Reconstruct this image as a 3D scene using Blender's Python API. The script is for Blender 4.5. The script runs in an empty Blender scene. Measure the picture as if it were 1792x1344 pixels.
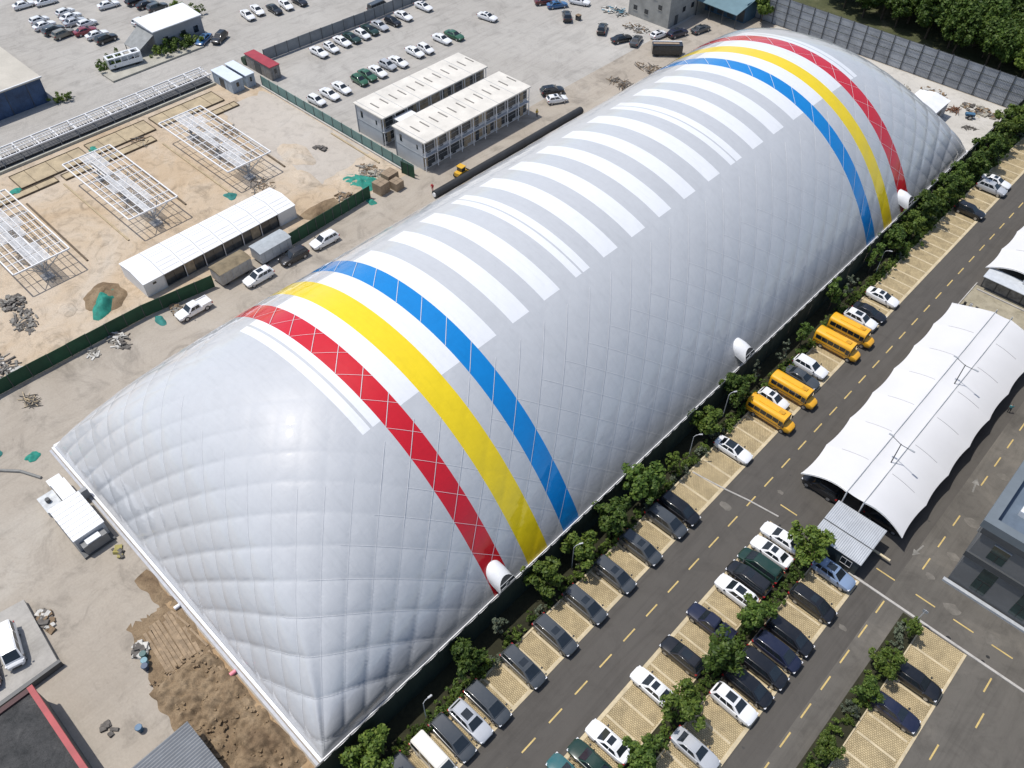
import bpy, bmesh, math, random
import numpy as np
from mathutils import Vector, Matrix, noise

# ------------------------------------------------------------------ camera, world, sun, exposure
scene = bpy.context.scene
col = scene.collection
R = math.radians
random.seed(7)
rng = np.random.default_rng(11)

cam_d = bpy.data.cameras.new('camera')
cam_d.sensor_width = 36.0
cam_d.lens = 29.246
cam_d.clip_start = 0.5
cam_d.clip_end = 3000
cam = bpy.data.objects.new('camera', cam_d)
col.objects.link(cam)
pitch, yaw, roll = R(47.8445), R(-43.5767), R(0.1067)
fw = Vector((math.sin(yaw) * math.cos(pitch), math.cos(yaw) * math.cos(pitch), -math.sin(pitch)))
rt = Vector((math.cos(yaw), -math.sin(yaw), 0))
up = rt.cross(fw)
rt, up = (math.cos(roll) * rt + math.sin(roll) * up), (-math.sin(roll) * rt + math.cos(roll) * up)
m3 = Matrix((rt, up, -fw)).transposed()
cam.matrix_world = Matrix.Translation((34.023, -7.466, 90.0)) @ m3.to_4x4()
scene.camera = cam

SUN_TO = Vector((-0.37, -0.18, 1.0)).normalized()
sun_el = math.asin(SUN_TO.z)
world = bpy.data.worlds.new('World')
scene.world = world
world.use_nodes = True
wn = world.node_tree.nodes
wl = world.node_tree.links
wn.clear()
sky = wn.new('ShaderNodeTexSky')
sky.sky_type = 'NISHITA'
sky.sun_disc = False
sky.sun_elevation = sun_el
sky.sun_rotation = math.atan2(SUN_TO.x, SUN_TO.y)
sky.altitude = 50
sky.air_density = 1.0
sky.dust_density = 1.5
bg = wn.new('ShaderNodeBackground')
bg.inputs['Strength'].default_value = 0.135
wo = wn.new('ShaderNodeOutputWorld')
wl.new(sky.outputs[0], bg.inputs[0])
wl.new(bg.outputs[0], wo.inputs[0])

sun_d = bpy.data.lights.new('sun', 'SUN')
sun_d.energy = 3.9
sun_d.angle = R(0.53)
sun_d.color = (1.0, 0.955, 0.89)
sun = bpy.data.objects.new('sun', sun_d)
col.objects.link(sun)
sun.rotation_euler = (-SUN_TO).to_track_quat('-Z', 'Y').to_euler()
sun.location = (0, 0, 120)

scene.view_settings.view_transform = 'Standard'
scene.view_settings.look = 'None'
scene.view_settings.exposure = 0.0
scene.view_settings.gamma = 1.0
scene.view_settings.use_curve_mapping = False

# ------------------------------------------------------------------ materials
def srgb(h):
    h = h.lstrip('#')
    o = []
    for i in (0, 2, 4):
        v = int(h[i:i + 2], 16) / 255
        o.append(v / 12.92 if v <= .04045 else ((v + .055) / 1.055) ** 2.4)
    return tuple(o)

MATS = {}
def new_mat(name):
    m = bpy.data.materials.new(name)
    m.use_nodes = True
    nt = m.node_tree
    b = nt.nodes['Principled BSDF']
    MATS[name] = m
    return m, nt, b

def coords(nt, world_space=False):
    if world_space:
        g = nt.nodes.new('ShaderNodeNewGeometry')
        return g.outputs['Position']
    t = nt.nodes.new('ShaderNodeTexCoord')
    return t.outputs['Object']

def noise_node(nt, vec, scale, detail=5, rough=.6, dist=0):
    n = nt.nodes.new('ShaderNodeTexNoise')
    n.inputs['Scale'].default_value = scale
    n.inputs['Detail'].default_value = detail
    n.inputs['Roughness'].default_value = rough
    n.inputs['Distortion'].default_value = dist
    nt.links.new(vec, n.inputs['Vector'])
    return n.outputs['Fac']

def ramp(nt, fac, stops):
    r = nt.nodes.new('ShaderNodeValToRGB')
    e = r.color_ramp.elements
    while len(e) < len(stops):
        e.new(.5)
    for i, (p, c) in enumerate(stops):
        e[i].position = p
        e[i].color = (c, c, c, 1) if not hasattr(c, '__len__') else (*c, 1)
    nt.links.new(fac, r.inputs[0])
    return r.outputs['Color']

def mix(nt, a, b, fac, mode='MIX'):
    n = nt.nodes.new('ShaderNodeMix')
    n.data_type = 'RGBA'
    n.blend_type = mode
    for s, v in ((n.inputs[0], fac), (n.inputs[6], a), (n.inputs[7], b)):
        if hasattr(v, 'is_linked'):
            nt.links.new(v, s)
        elif hasattr(v, '__len__'):
            s.default_value = (*v, 1)
        else:
            s.default_value = v if s == n.inputs[0] else (v, v, v, 1)
    return n.outputs[2]

def bump(nt, b, h, strength=.3, dist=.05):
    n = nt.nodes.new('ShaderNodeBump')
    n.inputs['Strength'].default_value = strength
    n.inputs['Distance'].default_value = dist
    nt.links.new(h, n.inputs['Height'])
    nt.links.new(n.outputs[0], b.inputs['Normal'])

def pm(name, c, rough=.6, var=.15, scale=1.5, metal=0.0, bmp=0.0, world_space=True, spec=.5, coat=0.0, fine=0.0):
    """plain procedural material: base colour with mottling, optional relief"""
    if name in MATS:
        return MATS[name]
    m, nt, b = new_mat(name)
    v = coords(nt, world_space)
    n1 = noise_node(nt, v, scale)
    lo = tuple(x * (1 - var) for x in c)
    hi = tuple(min(1, x * (1 + var * .8)) for x in c)
    cc = ramp(nt, n1, [(.3, lo), (.7, hi)])
    if fine:
        n2 = noise_node(nt, v, scale * 14, 3)
        cc = mix(nt, cc, ramp(nt, n2, [(.3, 1 - fine), (.7, 1.0)]), 1.0, 'MULTIPLY')
    nt.links.new(cc, b.inputs['Base Color'])
    b.inputs['Roughness'].default_value = rough
    b.inputs['Metallic'].default_value = metal
    b.inputs['Specular IOR Level'].default_value = spec
    b.inputs['Coat Weight'].default_value = coat
    b.inputs['Coat Roughness'].default_value = .06
    if bmp:
        bump(nt, b, noise_node(nt, v, scale * 6, 4), bmp)
    return m

def ground_mat(name, stops, big=.03, mid=.25, fine=4.0, cracks=0.0, stain=.35, rough=.9, bmp=.25, streak=0.0, speck=.12):
    m, nt, b = new_mat(name)
    v = coords(nt, True)
    n1 = noise_node(nt, v, big, 6, .65, .6)
    cc = ramp(nt, n1, stops)
    n2 = noise_node(nt, v, mid, 6, .7, 1.2)
    cc = mix(nt, cc, ramp(nt, n2, [(.28, 1 - stain), (.5, 1.0), (.75, 1.06)]), 1.0, 'MULTIPLY')
    n3 = noise_node(nt, v, fine, 4, .7)
    cc = mix(nt, cc, ramp(nt, n3, [(.3, 1 - speck), (.65, 1.0)]), 1.0, 'MULTIPLY')
    if streak:
        mp = nt.nodes.new('ShaderNodeMapping')
        mp.inputs['Rotation'].default_value = (0, 0, R(7))
        mp.inputs['Scale'].default_value = (1.0, .06, 1)
        nt.links.new(v, mp.inputs[0])
        n4 = noise_node(nt, mp.outputs[0], .9, 5, .7, .8)
        cc = mix(nt, cc, ramp(nt, n4, [(.36, 1 - streak), (.52, 1.0)]), 1.0, 'MULTIPLY')
    if cracks:
        vo = nt.nodes.new('ShaderNodeTexVoronoi')
        vo.feature = 'DISTANCE_TO_EDGE'
        vo.inputs['Scale'].default_value = .055
        ad = nt.nodes.new('ShaderNodeVectorMath')
        ad.operation = 'ADD'
        nn = nt.nodes.new('ShaderNodeTexNoise')
        nn.inputs['Scale'].default_value = .35
        sc = nt.nodes.new('ShaderNodeVectorMath')
        sc.operation = 'SCALE'
        sc.inputs['Scale'].default_value = 5.0
        nt.links.new(v, nn.inputs['Vector'])
        nt.links.new(nn.outputs['Color'], sc.inputs[0])
        nt.links.new(v, ad.inputs[0])
        nt.links.new(sc.outputs[0], ad.inputs[1])
        nt.links.new(ad.outputs[0], vo.inputs['Vector'])
        ck = ramp(nt, vo.outputs['Distance'], [(.0, 1 - cracks), (.009, 1.0)])
        cc = mix(nt, cc, ck, 1.0, 'MULTIPLY')
    nt.links.new(cc, b.inputs['Base Color'])
    b.inputs['Roughness'].default_value = rough
    b.inputs['Specular IOR Level'].default_value = .25
    if bmp:
        bump(nt, b, n3, bmp, .04)
    return m

def paint(name, c, rough=.28, dust=.12):
    """car paint with a clear coat and some road dust"""
    if name in MATS:
        return MATS[name]
    m, nt, b = new_mat(name)
    v = coords(nt, True)
    n = noise_node(nt, v, 1.3, 4)
    d = mix(nt, c, (.32, .29, .25), ramp(nt, n, [(.4, 0.0), (.8, dust)]))
    nt.links.new(d, b.inputs['Base Color'])
    b.inputs['Roughness'].default_value = rough
    b.inputs['Coat Weight'].default_value = .7
    b.inputs['Coat Roughness'].default_value = .08
    b.inputs['Specular IOR Level'].default_value = .4
    return m

glass = pm('dark_glass', (.018, .024, .03), .06, .2, .8, spec=.7)
tyre = pm('tyre_rubber', (.02, .02, .02), .85)
rim = pm('rim_metal', (.45, .46, .48), .35, metal=.7)
lamp_clear = pm('lamp_lens', (.75, .76, .78), .12)
lamp_red = pm('tail_lens', (.35, .02, .02), .2)
black_plastic = pm('black_plastic', (.025, .026, .028), .5)
steel_white = pm('white_steel', (.74, .74, .74), .45, .08)
steel_grey = pm('grey_steel', (.32, .34, .36), .5, .12)
steel_dark = pm('dark_steel', (.06, .065, .07), .5, .2)
white_paint = pm('white_panel_paint', (.74, .75, .76), .5, .07, .6, fine=.06)
cream_roof = pm('cream_roof_sheet', (.66, .63, .57), .6, .14, .35, fine=.1)
concrete_kerb = pm('kerb_concrete', (.47, .45, .42), .85, .2, .8, fine=.2, bmp=.2)
tan_kerb = pm('tan_kerb_concrete', (.56, .47, .31), .85, .2, .8, fine=.2, bmp=.2)
dash_paint = pm('yellow_line_paint', (.62, .46, .17), .7, .22, 1.2, fine=.35)
white_line = pm('white_line_paint', (.27, .26, .235), .7, .45, 1.4, fine=.5)

# ------------------------------------------------------------------ builders
def tag(o, label=None, cat=None, group=None, kind=None):
    if label: o['label'] = label
    if cat: o['category'] = cat
    if group: o['group'] = group
    if kind: o['kind'] = kind
    return o

def link(o, parent=None):
    col.objects.link(o)
    if parent is not None:
        o.parent = parent
    return o

def thing(name, label, cat, loc=(0, 0, 0), rz=0.0, group=None):
    o = bpy.data.objects.new(name, None)
    o.empty_display_size = .5
    o.location = loc
    o.rotation_euler = (0, 0, rz)
    link(o)
    return tag(o, label, cat, group)

class MB:
    """collects shapes into one mesh"""
    def __init__(s):
        s.v, s.f = [], []
    def add(s, vs, fs):
        n = len(s.v)
        s.v += [tuple(p) for p in vs]
        s.f += [tuple(i + n for i in f) for f in fs]
        return s
    def box(s, x0, x1, y0, y1, z0, z1, M=None):
        vs = [Vector((x, y, z)) for z in (z0, z1) for y in (y0, y1) for x in (x0, x1)]
        if M is not None:
            vs = [M @ p for p in vs]
        return s.add(vs, [(0, 2, 3, 1), (4, 5, 7, 6), (0, 1, 5, 4), (2, 6, 7, 3), (0, 4, 6, 2), (1, 3, 7, 5)])
    def tube(s, p0, p1, r0, r1=None, n=6, cap=True):
        r1 = r0 if r1 is None else r1
        p0, p1 = Vector(p0), Vector(p1)
        d = (p1 - p0).normalized()
        a = d.orthogonal().normalized()
        b = d.cross(a)
        vs = []
        for p, r in ((p0, r0), (p1, r1)):
            for k in range(n):
                t = 2 * math.pi * k / n
                vs.append(p + a * (math.cos(t) * r) + b * (math.sin(t) * r))
        fs = [(k, (k + 1) % n, n + (k + 1) % n, n + k) for k in range(n)]
        if cap:
            fs += [tuple(range(n - 1, -1, -1)), tuple(range(n, 2 * n))]
        return s.add(vs, fs)
    def path(s, pts, r, n=6):
        for a, b in zip(pts[:-1], pts[1:]):
            s.tube(a, b, r, r, n)
        return s
    def quad(s, a, b, c, d):
        return s.add([a, b, c, d], [(0, 1, 2, 3)])
    def prism(s, poly, z0, z1):
        n = len(poly)
        vs = [(x, y, z0) for x, y in poly] + [(x, y, z1) for x, y in poly]
        return s.add(vs, [(k, (k + 1) % n, n + (k + 1) % n, n + k) for k in range(n)] + [tuple(range(n - 1, -1, -1)), tuple(range(n, 2 * n))])
    def mesh(s, name, mat=None, smooth=False, angle=35):
        me = bpy.data.meshes.new(name)
        me.from_pydata(s.v, [], s.f)
        if mat is not None:
            for mm in (mat if isinstance(mat, (list, tuple)) else [mat]):
                me.materials.append(mm)
        if smooth:
            me.polygons.foreach_set('use_smooth', [True] * len(me.polygons))
            me.set_sharp_from_angle(angle=R(angle))
        me.update()
        return me
    def build(s, name, mat, parent=None, smooth=False, angle=35, loc=None):
        o = bpy.data.objects.new(name, s.mesh(name, mat, smooth, angle))
        if loc is not None:
            o.location = loc
        return link(o, parent)

def bevel_mesh(me, w, seg=2, smooth=True, angle=40):
    bm = bmesh.new()
    bm.from_mesh(me)
    bmesh.ops.bevel(bm, geom=list(bm.edges), offset=w, segments=seg, affect='EDGES', clamp_overlap=True)
    bm.to_mesh(me)
    bm.free()
    if smooth:
        me.polygons.foreach_set('use_smooth', [True] * len(me.polygons))
        me.set_sharp_from_angle(angle=R(angle))
    return me

def struct(name, mb, mat, parent=None):
    o = mb.build(name, mat, parent)
    if parent is None:
        o['kind'] = 'structure'
    return o

def sheet(x0, x1, y0, y1, z):
    return MB().quad((x0, y0, z), (x1, y0, z), (x1, y1, z), (x0, y1, z))

def inst(name, me, parent=None, loc=None, rz=None, mat=None, scale=None):
    o = bpy.data.objects.new(name, me)
    if loc is not None: o.location = loc
    if rz is not None: o.rotation_euler = (0, 0, rz)
    if scale is not None: o.scale = scale if hasattr(scale, '__len__') else (scale,) * 3
    link(o, parent)
    if mat is not None:
        o.material_slots[0].link = 'OBJECT'
        o.material_slots[0].material = mat
    return o

ORD = ['first', 'second', 'third', 'fourth', 'fifth', 'sixth', 'seventh', 'eighth', 'ninth', 'tenth', 'eleventh', 'twelfth', 'thirteenth',
       'fourteenth', 'fifteenth', 'sixteenth', 'seventeenth', 'eighteenth', 'nineteenth', 'twentieth', 'twenty-first', 'twenty-second',
       'twenty-third', 'twenty-fourth', 'twenty-fifth', 'twenty-sixth', 'twenty-seventh', 'twenty-eighth', 'twenty-ninth', 'thirtieth']

# ------------------------------------------------------------------ ground, roads, paving
concrete = ground_mat('yard_concrete', [(.25, (.335, .318, .29)), (.5, (.39, .373, .345)), (.75, (.465, .45, .42))], .022, .16, 3.0, cracks=.06, stain=.24, streak=.12)
dome_road = ground_mat('dusty_concrete', [(.25, (.33, .288, .236)), (.55, (.385, .345, .292)), (.8, (.45, .42, .37))], .05, .16, 3.5, cracks=.05, stain=.38, streak=.06)
sand = ground_mat('site_sand', [(.22, (.40, .295, .19)), (.42, (.49, .385, .27)), (.6, (.53, .45, .355)), (.8, (.50, .465, .41))], .05, .35, 5.0, stain=.40, bmp=.5, speck=.22)
asphalt = ground_mat('asphalt', [(.25, (.092, .085, .076)), (.6, (.106, .098, .088)), (.8, (.126, .116, .103))], .03, .22, 22.0, stain=.16, bmp=.35, speck=.25, streak=.13)
old_asphalt = ground_mat('dusty_asphalt', [(.25, (.108, .100, .088)), (.55, (.135, .125, .110)), (.8, (.22, .20, .17))], .09, .3, 18.0, stain=.24, bmp=.35, speck=.22, streak=.12)
soil = ground_mat('planting_soil', [(.3, (.022, .022, .012)), (.6, (.035, .035, .018)), (.8, (.03, .045, .015))], .3, 1.1, 9.0, stain=.4, bmp=.6)
dirt = ground_mat('dug_earth', [(.25, (.15, .10, .06)), (.5, (.25, .18, .11)), (.8, (.38, .29, .19))], .25, .9, 7.0, stain=.45, bmp=.9, speck=.35)
grass_mat = ground_mat('rough_grass', [(.3, (.05, .06, .025)), (.55, (.09, .095, .045)), (.8, (.22, .20, .14))], .12, .6, 6.0, stain=.4, bmp=.8)

def paver_mat(name, c1, c2, gap):
    m, nt, b = new_mat(name)
    v = coords(nt, True)
    br = nt.nodes.new('ShaderNodeTexBrick')
    br.inputs['Scale'].default_value = 1.0
    br.inputs['Brick Width'].default_value = .26
    br.inputs['Row Height'].default_value = .21
    br.inputs['Mortar Size'].default_value = .03
    br.inputs['Mortar Smooth'].default_value = .3
    br.inputs['Color1'].default_value = (*c1, 1)
    br.inputs['Color2'].default_value = (*c2, 1)
    br.inputs['Mortar'].default_value = (*gap, 1)
    nt.links.new(v, br.inputs['Vector'])
    n = noise_node(nt, v, .55, 5, .7, .5)
    cc = mix(nt, br.outputs['Color'], ramp(nt, n, [(.3, .68), (.6, 1.05)]), 1.0, 'MULTIPLY')
    n2 = noise_node(nt, v, 2.5, 4, .7)
    cc = mix(nt, cc, (.16, .15, .06), ramp(nt, n2, [(.6, 0.0), (.8, .4)]))
    nt.links.new(cc, b.inputs['Base Color'])
    b.inputs['Roughness'].default_value = .9
    inv = nt.nodes.new('ShaderNodeMath')
    inv.operation = 'SUBTRACT'
    inv.inputs[0].default_value = 1
    nt.links.new(br.outputs['Fac'], inv.inputs[1])
    bump(nt, b, inv.outputs[0], .6, .03)
    return m
paver = paver_mat('tan_grass_paver', (.52, .415, .245), (.44, .345, .20), (.22, .175, .09))
paver2 = paver_mat('tan_grass_paver_far', (.42, .35, .20), (.36, .30, .17), (.16, .14, .07))

struct('ground', sheet(-1500, 1500, -1200, 1700, -.02), concrete)
struct('construction_ground', sheet(-129.5, -73.4, -40, 77.0, .004), sand)
struct('service_road', sheet(-73.4, 1.5, -1.5, 184, .006), dome_road)
struct('yard_pavement', sheet(-90, 1.5, -60, -1.5, .002), dome_road)
struct('verge', sheet(-75, 40, 180.2, 330, .004), grass_mat)
far_conc = ground_mat('far_yard_concrete', [(.25, (.44, .42, .38)), (.6, (.52, .50, .46)), (.85, (.56, .54, .51))], .06, .4, 4.0, stain=.2)
struct('far_yard', sheet(-56, 1.5, 154, 179, .009), far_conc)
road = struct('asphalt_road', sheet(10.75, 33.2, -60, 260, .004), asphalt)
road2 = struct('side_road', sheet(33.2, 190, -60, 260, .0035), old_asphalt)
bed = struct('planting_bed', sheet(1.5, 5.9, -60, 230, .01), soil)
bay = struct('parking_bay_paving', sheet(5.9, 10.6, -12, 178, .014), paver)

# row of stalls along the dark fence: edge band and dividers
pitch_y = 2.62
MB_edge = MB().box(10.34, 10.78, -12, 178, -.01, .05)
struct('bay_edge_kerb', MB_edge, tan_kerb)
div_me = MB().box(-2.3, 2.1, -.14, .14, -.01, .035).mesh('divider', tan_kerb)
y = 20.2 - pitch_y * 11
while y < 177:
    inst('stall_divider', div_me, bay, (8.22, y, 0))
    y += pitch_y
struct('bay_back_kerb', MB().box(5.72, 5.95, -12, 178, -.01, .12), tan_kerb)

# centre island with two rows of stalls
isl = struct('island_paving', sheet(18.05, 29.95, -10, 57.2, .016), paver)
struct('island_bed', sheet(22.95, 24.85, -10, 57.0, .03), soil)
struct('island_edge_kerb', MB().box(17.78, 18.22, -10, 57.2, -.01, .06).box(29.76, 30.18, -10, 57.2, -.01, .06), tan_kerb)
struct('island_bed_kerb', MB().box(22.8, 22.95, -10, 57.0, -.01, .13).box(24.85, 25.0, -10, 57.0, -.01, .13), tan_kerb)
div2 = MB().box(-2.2, 2.2, -.13, .13, -.01, .05).mesh('divider_island', tan_kerb)
for k in range(-12, 11):
    yy = 33.2 + pitch_y * k - .05
    if yy < 56.6:
        inst('stall_divider', div2, isl, (20.45, yy - 1.4, 0))
        inst('stall_divider', div2, isl, (27.35, yy, 0))
struct('island_end_kerb', MB().box(28.6, 52, 57.25, 57.55, -.01, .13), concrete_kerb)

# third block on the right
blk = struct('right_block_paving', sheet(38.3, 43.2, 30, 57.1, .018), paver)
struct('right_block_bed', sheet(35.8, 38.2, 20, 57.1, .02), soil)
struct('right_block_kerb', MB().box(43.1, 43.4, 30, 57.1, -.01, .06).box(38.15, 38.3, 20, 57.1, -.01, .12), tan_kerb)
for k in range(10):
    inst('stall_divider', div2, blk, (40.7, 54.0 - pitch_y * k, 0))

# painted dashes, each a piece of the road
dash_y = MB().box(-.085, .085, -1.05, 1.05, 0, .006).mesh('dash_along', dash_paint)
dash_x = MB().box(-1.2, 1.2, -.085, .085, 0, .006).mesh('dash_across', dash_paint)
for k in range(-7, 40):
    inst('dash', dash_y, road, (14.36, 15.83 + 4.232 * k, .005))
for k in range(-6, 6):
    inst('dash', dash_y, road2, (33.5, 34.9 + 4.2 * k, .005))
for k in range(0, 26):
    if k not in (3,):
        inst('dash', dash_y, road2, (34.88, 65.1 + 4.28 * k, .005))
for x in (18.6, 31.95, 37.0, 41.6, 46.1, 50.6):
    inst('dash', dash_x, road if x < 33 else road2, (x, 60.33, .005))
for x, y in ((45.4, 44.5), (46.5, 55.4), (47.5, 51.0)):
    inst('dash', dash_y, road2, (x, y, .005))
def arrow(x, y, rz, s):
    mb = MB()
    mb.add([(-.12, -1.4, 0), (.12, -1.4, 0), (.12, .3, 0), (-.12, .3, 0), (-.55, .3, 0), (.55, .3, 0), (0, 1.5, 0)], [(0, 1, 2, 3), (4, 5, 6)])
    o = mb.build('painted_arrow', white_line, road2)
    o.location = (x, y, .009)
    o.rotation_euler = (0, 0, rz)
    o.scale = (s, s, 1)
arrow(34.3, 80.6, R(10), .9)
arrow(33.3, 66.2, R(170), .8)
struct('road_bump_strip', MB().path([(6.2, 56.7, .05), (10.8, 57.35, .06), (14.1, 58.0, .06), (18.2, 58.5, .06)], .11, 6), concrete_kerb)
# dark drips in the stalls and on the lanes
oil = pm('oil_stain', (.045, .042, .038), .6, .3, 2)
def blot(x, y, r, parent, z, mat, sq=.7):
    n = 12
    ring = [(x + r * math.cos(2 * math.pi * k / n) * random.uniform(.6, 1.1), y + sq * r * math.sin(2 * math.pi * k / n) * random.uniform(.6, 1.1), z) for k in range(n)]
    MB().add(ring, [tuple(range(n))]).build('stain', mat, parent)
patch_m = pm('asphalt_patch', (.095, .09, .086), .9, .15, 1.5, fine=.25)
pale = pm('pale_dust', (.165, .152, .132), .95, .3, .9, fine=.25)
for k in range(46):
    blot(random.choice([random.uniform(11.2, 17.4), random.uniform(30.6, 33.0)]), random.uniform(8, 140), random.uniform(.06, .22), road, .0072, oil)
for x, y, r in ((12.4, 55.2, .9), (16.4, 62.0, .5), (31.6, 50.5, .6)):
    blot(x, y, r, road, .0066, pale)
for x, y, r in ((39.8, 61.5, 1.1), (36.9, 68.4, 1.0), (36.6, 74.8, 1.2), (36.4, 84.6, .9), (44.6, 60.9, 1.3), (36.0, 63.8, .7), (36.9, 92, 1.2)):
    blot(x, y, r, road2, .0062, pale)
# manholes and oil stains on the right road
for x, y, r in ((39.0, 56.6, .75), (41.0, 57.7, .3), (45.2, 58.6, .22), (45.0, 57.7, .2)):
    n = 14
    ring = [(x + r * math.cos(2 * math.pi * k / n) * (1 + .1 * random.random()), y + r * .8 * math.sin(2 * math.pi * k / n) * (1 + .1 * random.random()), .0095) for k in range(n)]
    mm = MB().add(ring, [tuple(range(n))])
    mm.build('drain_cover', pm('drain_iron', (.018, .018, .018), .8), road2)

# ------------------------------------------------------------------ the air dome
DW, DL = 58.7, 156.5
def dome_z(x, y):
    u = np.clip(np.abs((x + DW / 2) / (DW / 2)), 0, 1)
    zx = 24.402 * (1 - u ** 2) ** .95
    yy = np.clip(np.minimum(y, DL - y), 0, 33.118) / 33.118
    zy = 46.065 * (1 - (1 - yy) ** 2) ** 1.15
    n = 1.716
    return (np.maximum(zx, 1e-3) ** -n + np.maximum(zy, 1e-3) ** -n) ** (-1 / n)

bands = [(25.4, 28.3, 'red'), (31.2, 34.7, 'yellow'), (37.7, 40.7, 'blue'), (116.2, 119.2, 'blue'), (122.4, 125.4, 'yellow'), (128.8, 132.1, 'red')]
whites = [(22.8, 23.9), (24.25, 25.4), (28.3, 31.2), (34.7, 37.7), (40.7, 43.9), (46.8, 49.8), (52.6, 55.6), (58.75, 59.95), (60.25, 61.6), (64.5, 67.5), (70.6, 73.6),
          (76.8, 79.7), (82.8, 85.7), (89.0, 92.0), (94.9, 96.15), (96.45, 97.9), (101.0, 104.0), (107.0, 110.1), (113.0, 116.2), (119.2, 122.4), (125.4, 128.8), (132.1, 133.2), (133.5, 134.6)]
PX0, PX1 = -41.25, -17.5

def fill(breaks, step):
    out = []
    for a, b in zip(breaks[:-1], breaks[1:]):
        n = max(1, int(round((b - a) / step)))
        out += list(np.linspace(a, b, n, endpoint=False))
    return np.array(out + [breaks[-1]])

# x lines: even along the arc, exact on the panel ends
xs_f = np.linspace(-DW, 0, 6000)
zc = dome_z(xs_f, np.full_like(xs_f, DL / 2))
arc = np.concatenate([[0], np.cumsum(np.hypot(np.diff(xs_f), np.diff(zc)))])
brk = [0, np.interp(PX0, xs_f, arc), np.interp(PX1, xs_f, arc), arc[-1]]
gx = np.interp(fill(brk, .30), arc, xs_f)
# y lines: even along the arc over the ends, exact on the band edges
ys_f = np.linspace(0, DL, 9000)
zc2 = dome_z(np.full_like(ys_f, -DW / 2), ys_f)
arc2 = np.concatenate([[0], np.cumsum(np.hypot(np.diff(ys_f), np.diff(zc2)))])
edges = sorted(set([0, DL] + [v for b in bands for v in b[:2]] + [v for w in whites for v in w]))
gy = np.interp(fill([np.interp(e, ys_f, arc2) for e in edges], .34), arc2, ys_f)
X, Y = np.meshgrid(gx, gy, indexing='ij')
Z = dome_z(X, Y)
Z[0, :] = Z[-1, :] = 0
Z[:, 0] = Z[:, -1] = 0
dS = np.hypot(np.diff(X, axis=0), np.diff(Z, axis=0))
S = np.concatenate([np.zeros((1, X.shape[1])), np.cumsum(dS, 0)], 0)
mid = np.argmin(np.abs(gx + DW / 2))
S = S - S[mid:mid + 1, :]
dT = np.hypot(np.diff(Y, axis=1), np.diff(Z, axis=1))
T = np.concatenate([np.zeros((X.shape[0], 1)), np.cumsum(dT, 1)], 1)
Tm = np.argmin(np.abs(gy - DL / 2))
T = T - T[:, Tm:Tm + 1]
CELL = 4.4
p1, p2 = (S + T) / CELL, (S - T) / CELL
def normals(X, Y, Z):
    zx_ = np.gradient(Z, axis=0) / np.gradient(X, axis=0)
    zy_ = np.gradient(Z, axis=1) / np.gradient(Y, axis=1)
    n = np.stack([-zx_, -zy_, np.ones_like(Z)], -1)
    return n / np.linalg.norm(n, axis=-1, keepdims=True)
N0 = normals(X, Y, Z)
slope = 1 - N0[..., 2]
endness = np.clip(1 - np.minimum(Y, DL - Y) / 30, 0, 1)
sl = np.clip(slope / .30, 0, 1)
fade = np.clip((Z - .15) / 1.1, 0, 1)
s1, s2 = np.abs(np.sin(np.pi * p1)) ** .42, np.abs(np.sin(np.pi * p2)) ** .42
front = np.clip(1 - Y / 26, 0, 1) + .8 * np.clip(1 - (DL - Y) / 26, 0, 1)
a12 = .004 + .026 * sl + .16 * front ** .8 * (.3 + .7 * sl) * (.45 + .45 * np.clip((X + 40) / 25, 0, 1))
a2 = .006 + .15 * front * (.35 + .65 * sl)
a1 = .004 + .03 * sl + .03 * front
# small lack of evenness from cell to cell
ci, cj = np.floor(p1).astype(int), np.floor(p2).astype(int)
h = np.abs(np.sin(ci * 12.9898 + cj * 78.233) * 43758.5453) % 1
low = np.sin(X * .21 + Y * .13) * np.sin(Y * .17 - X * .09)
disp = fade * (a12 * s1 * s2 * (.75 + .5 * h) + a2 * s2 + a1 * s1) + .05 * low * np.clip(Z / 4, 0, 1)
# soft fold running up from each corner
u_ = np.clip(np.abs((X + DW / 2) / (DW / 2)), 0, .9999)
zx_a = 24.402 * (1 - u_ ** 2) ** .95
yy_ = np.clip(np.minimum(Y, DL - Y), .001, 33.118) / 33.118
zy_a = 46.065 * (1 - (1 - yy_) ** 2) ** 1.15
rat = np.log(np.maximum(zx_a, 1e-3) / np.maximum(zy_a, 1e-3))
disp = disp + .22 * np.exp(-(rat / .14) ** 2) * np.clip(Z / 2, 0, 1) * np.clip((13 - Z) / 6, 0, 1)
PXYZ = np.stack([X, Y, Z], -1) + N0 * disp[..., None]
PXYZ[..., 2] = np.maximum(PXYZ[..., 2], 0) + .45
nx, ny = X.shape
# shading normals of the bulged surface, shared by all pieces so that joints stay smooth
du = np.gradient(PXYZ, axis=0)
dv = np.gradient(PXYZ, axis=1)
NN = np.cross(du, dv)
NN /= np.linalg.norm(NN, axis=-1, keepdims=True) + 1e-12
NN[NN[..., 2] < 0] *= -1

xc = (gx[:-1] + gx[1:]) / 2
yc = (gy[:-1] + gy[1:]) / 2
region = np.zeros((nx - 1, ny - 1), int)
pieces = {0: ('envelope', 'grey')}
k = 1
for a, b in whites:
    jj = (yc > a) & (yc < b)
    ii = (xc > PX0) & (xc < PX1)
    region[np.ix_(ii, jj)] = k
    pieces[k] = ('roof_panel', 'white')
    k += 1
for a, b, c in bands:
    jj = (yc > a) & (yc < b)
    region[:, jj] = k
    pieces[k] = ('colour_band', c)
    k += 1

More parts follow.
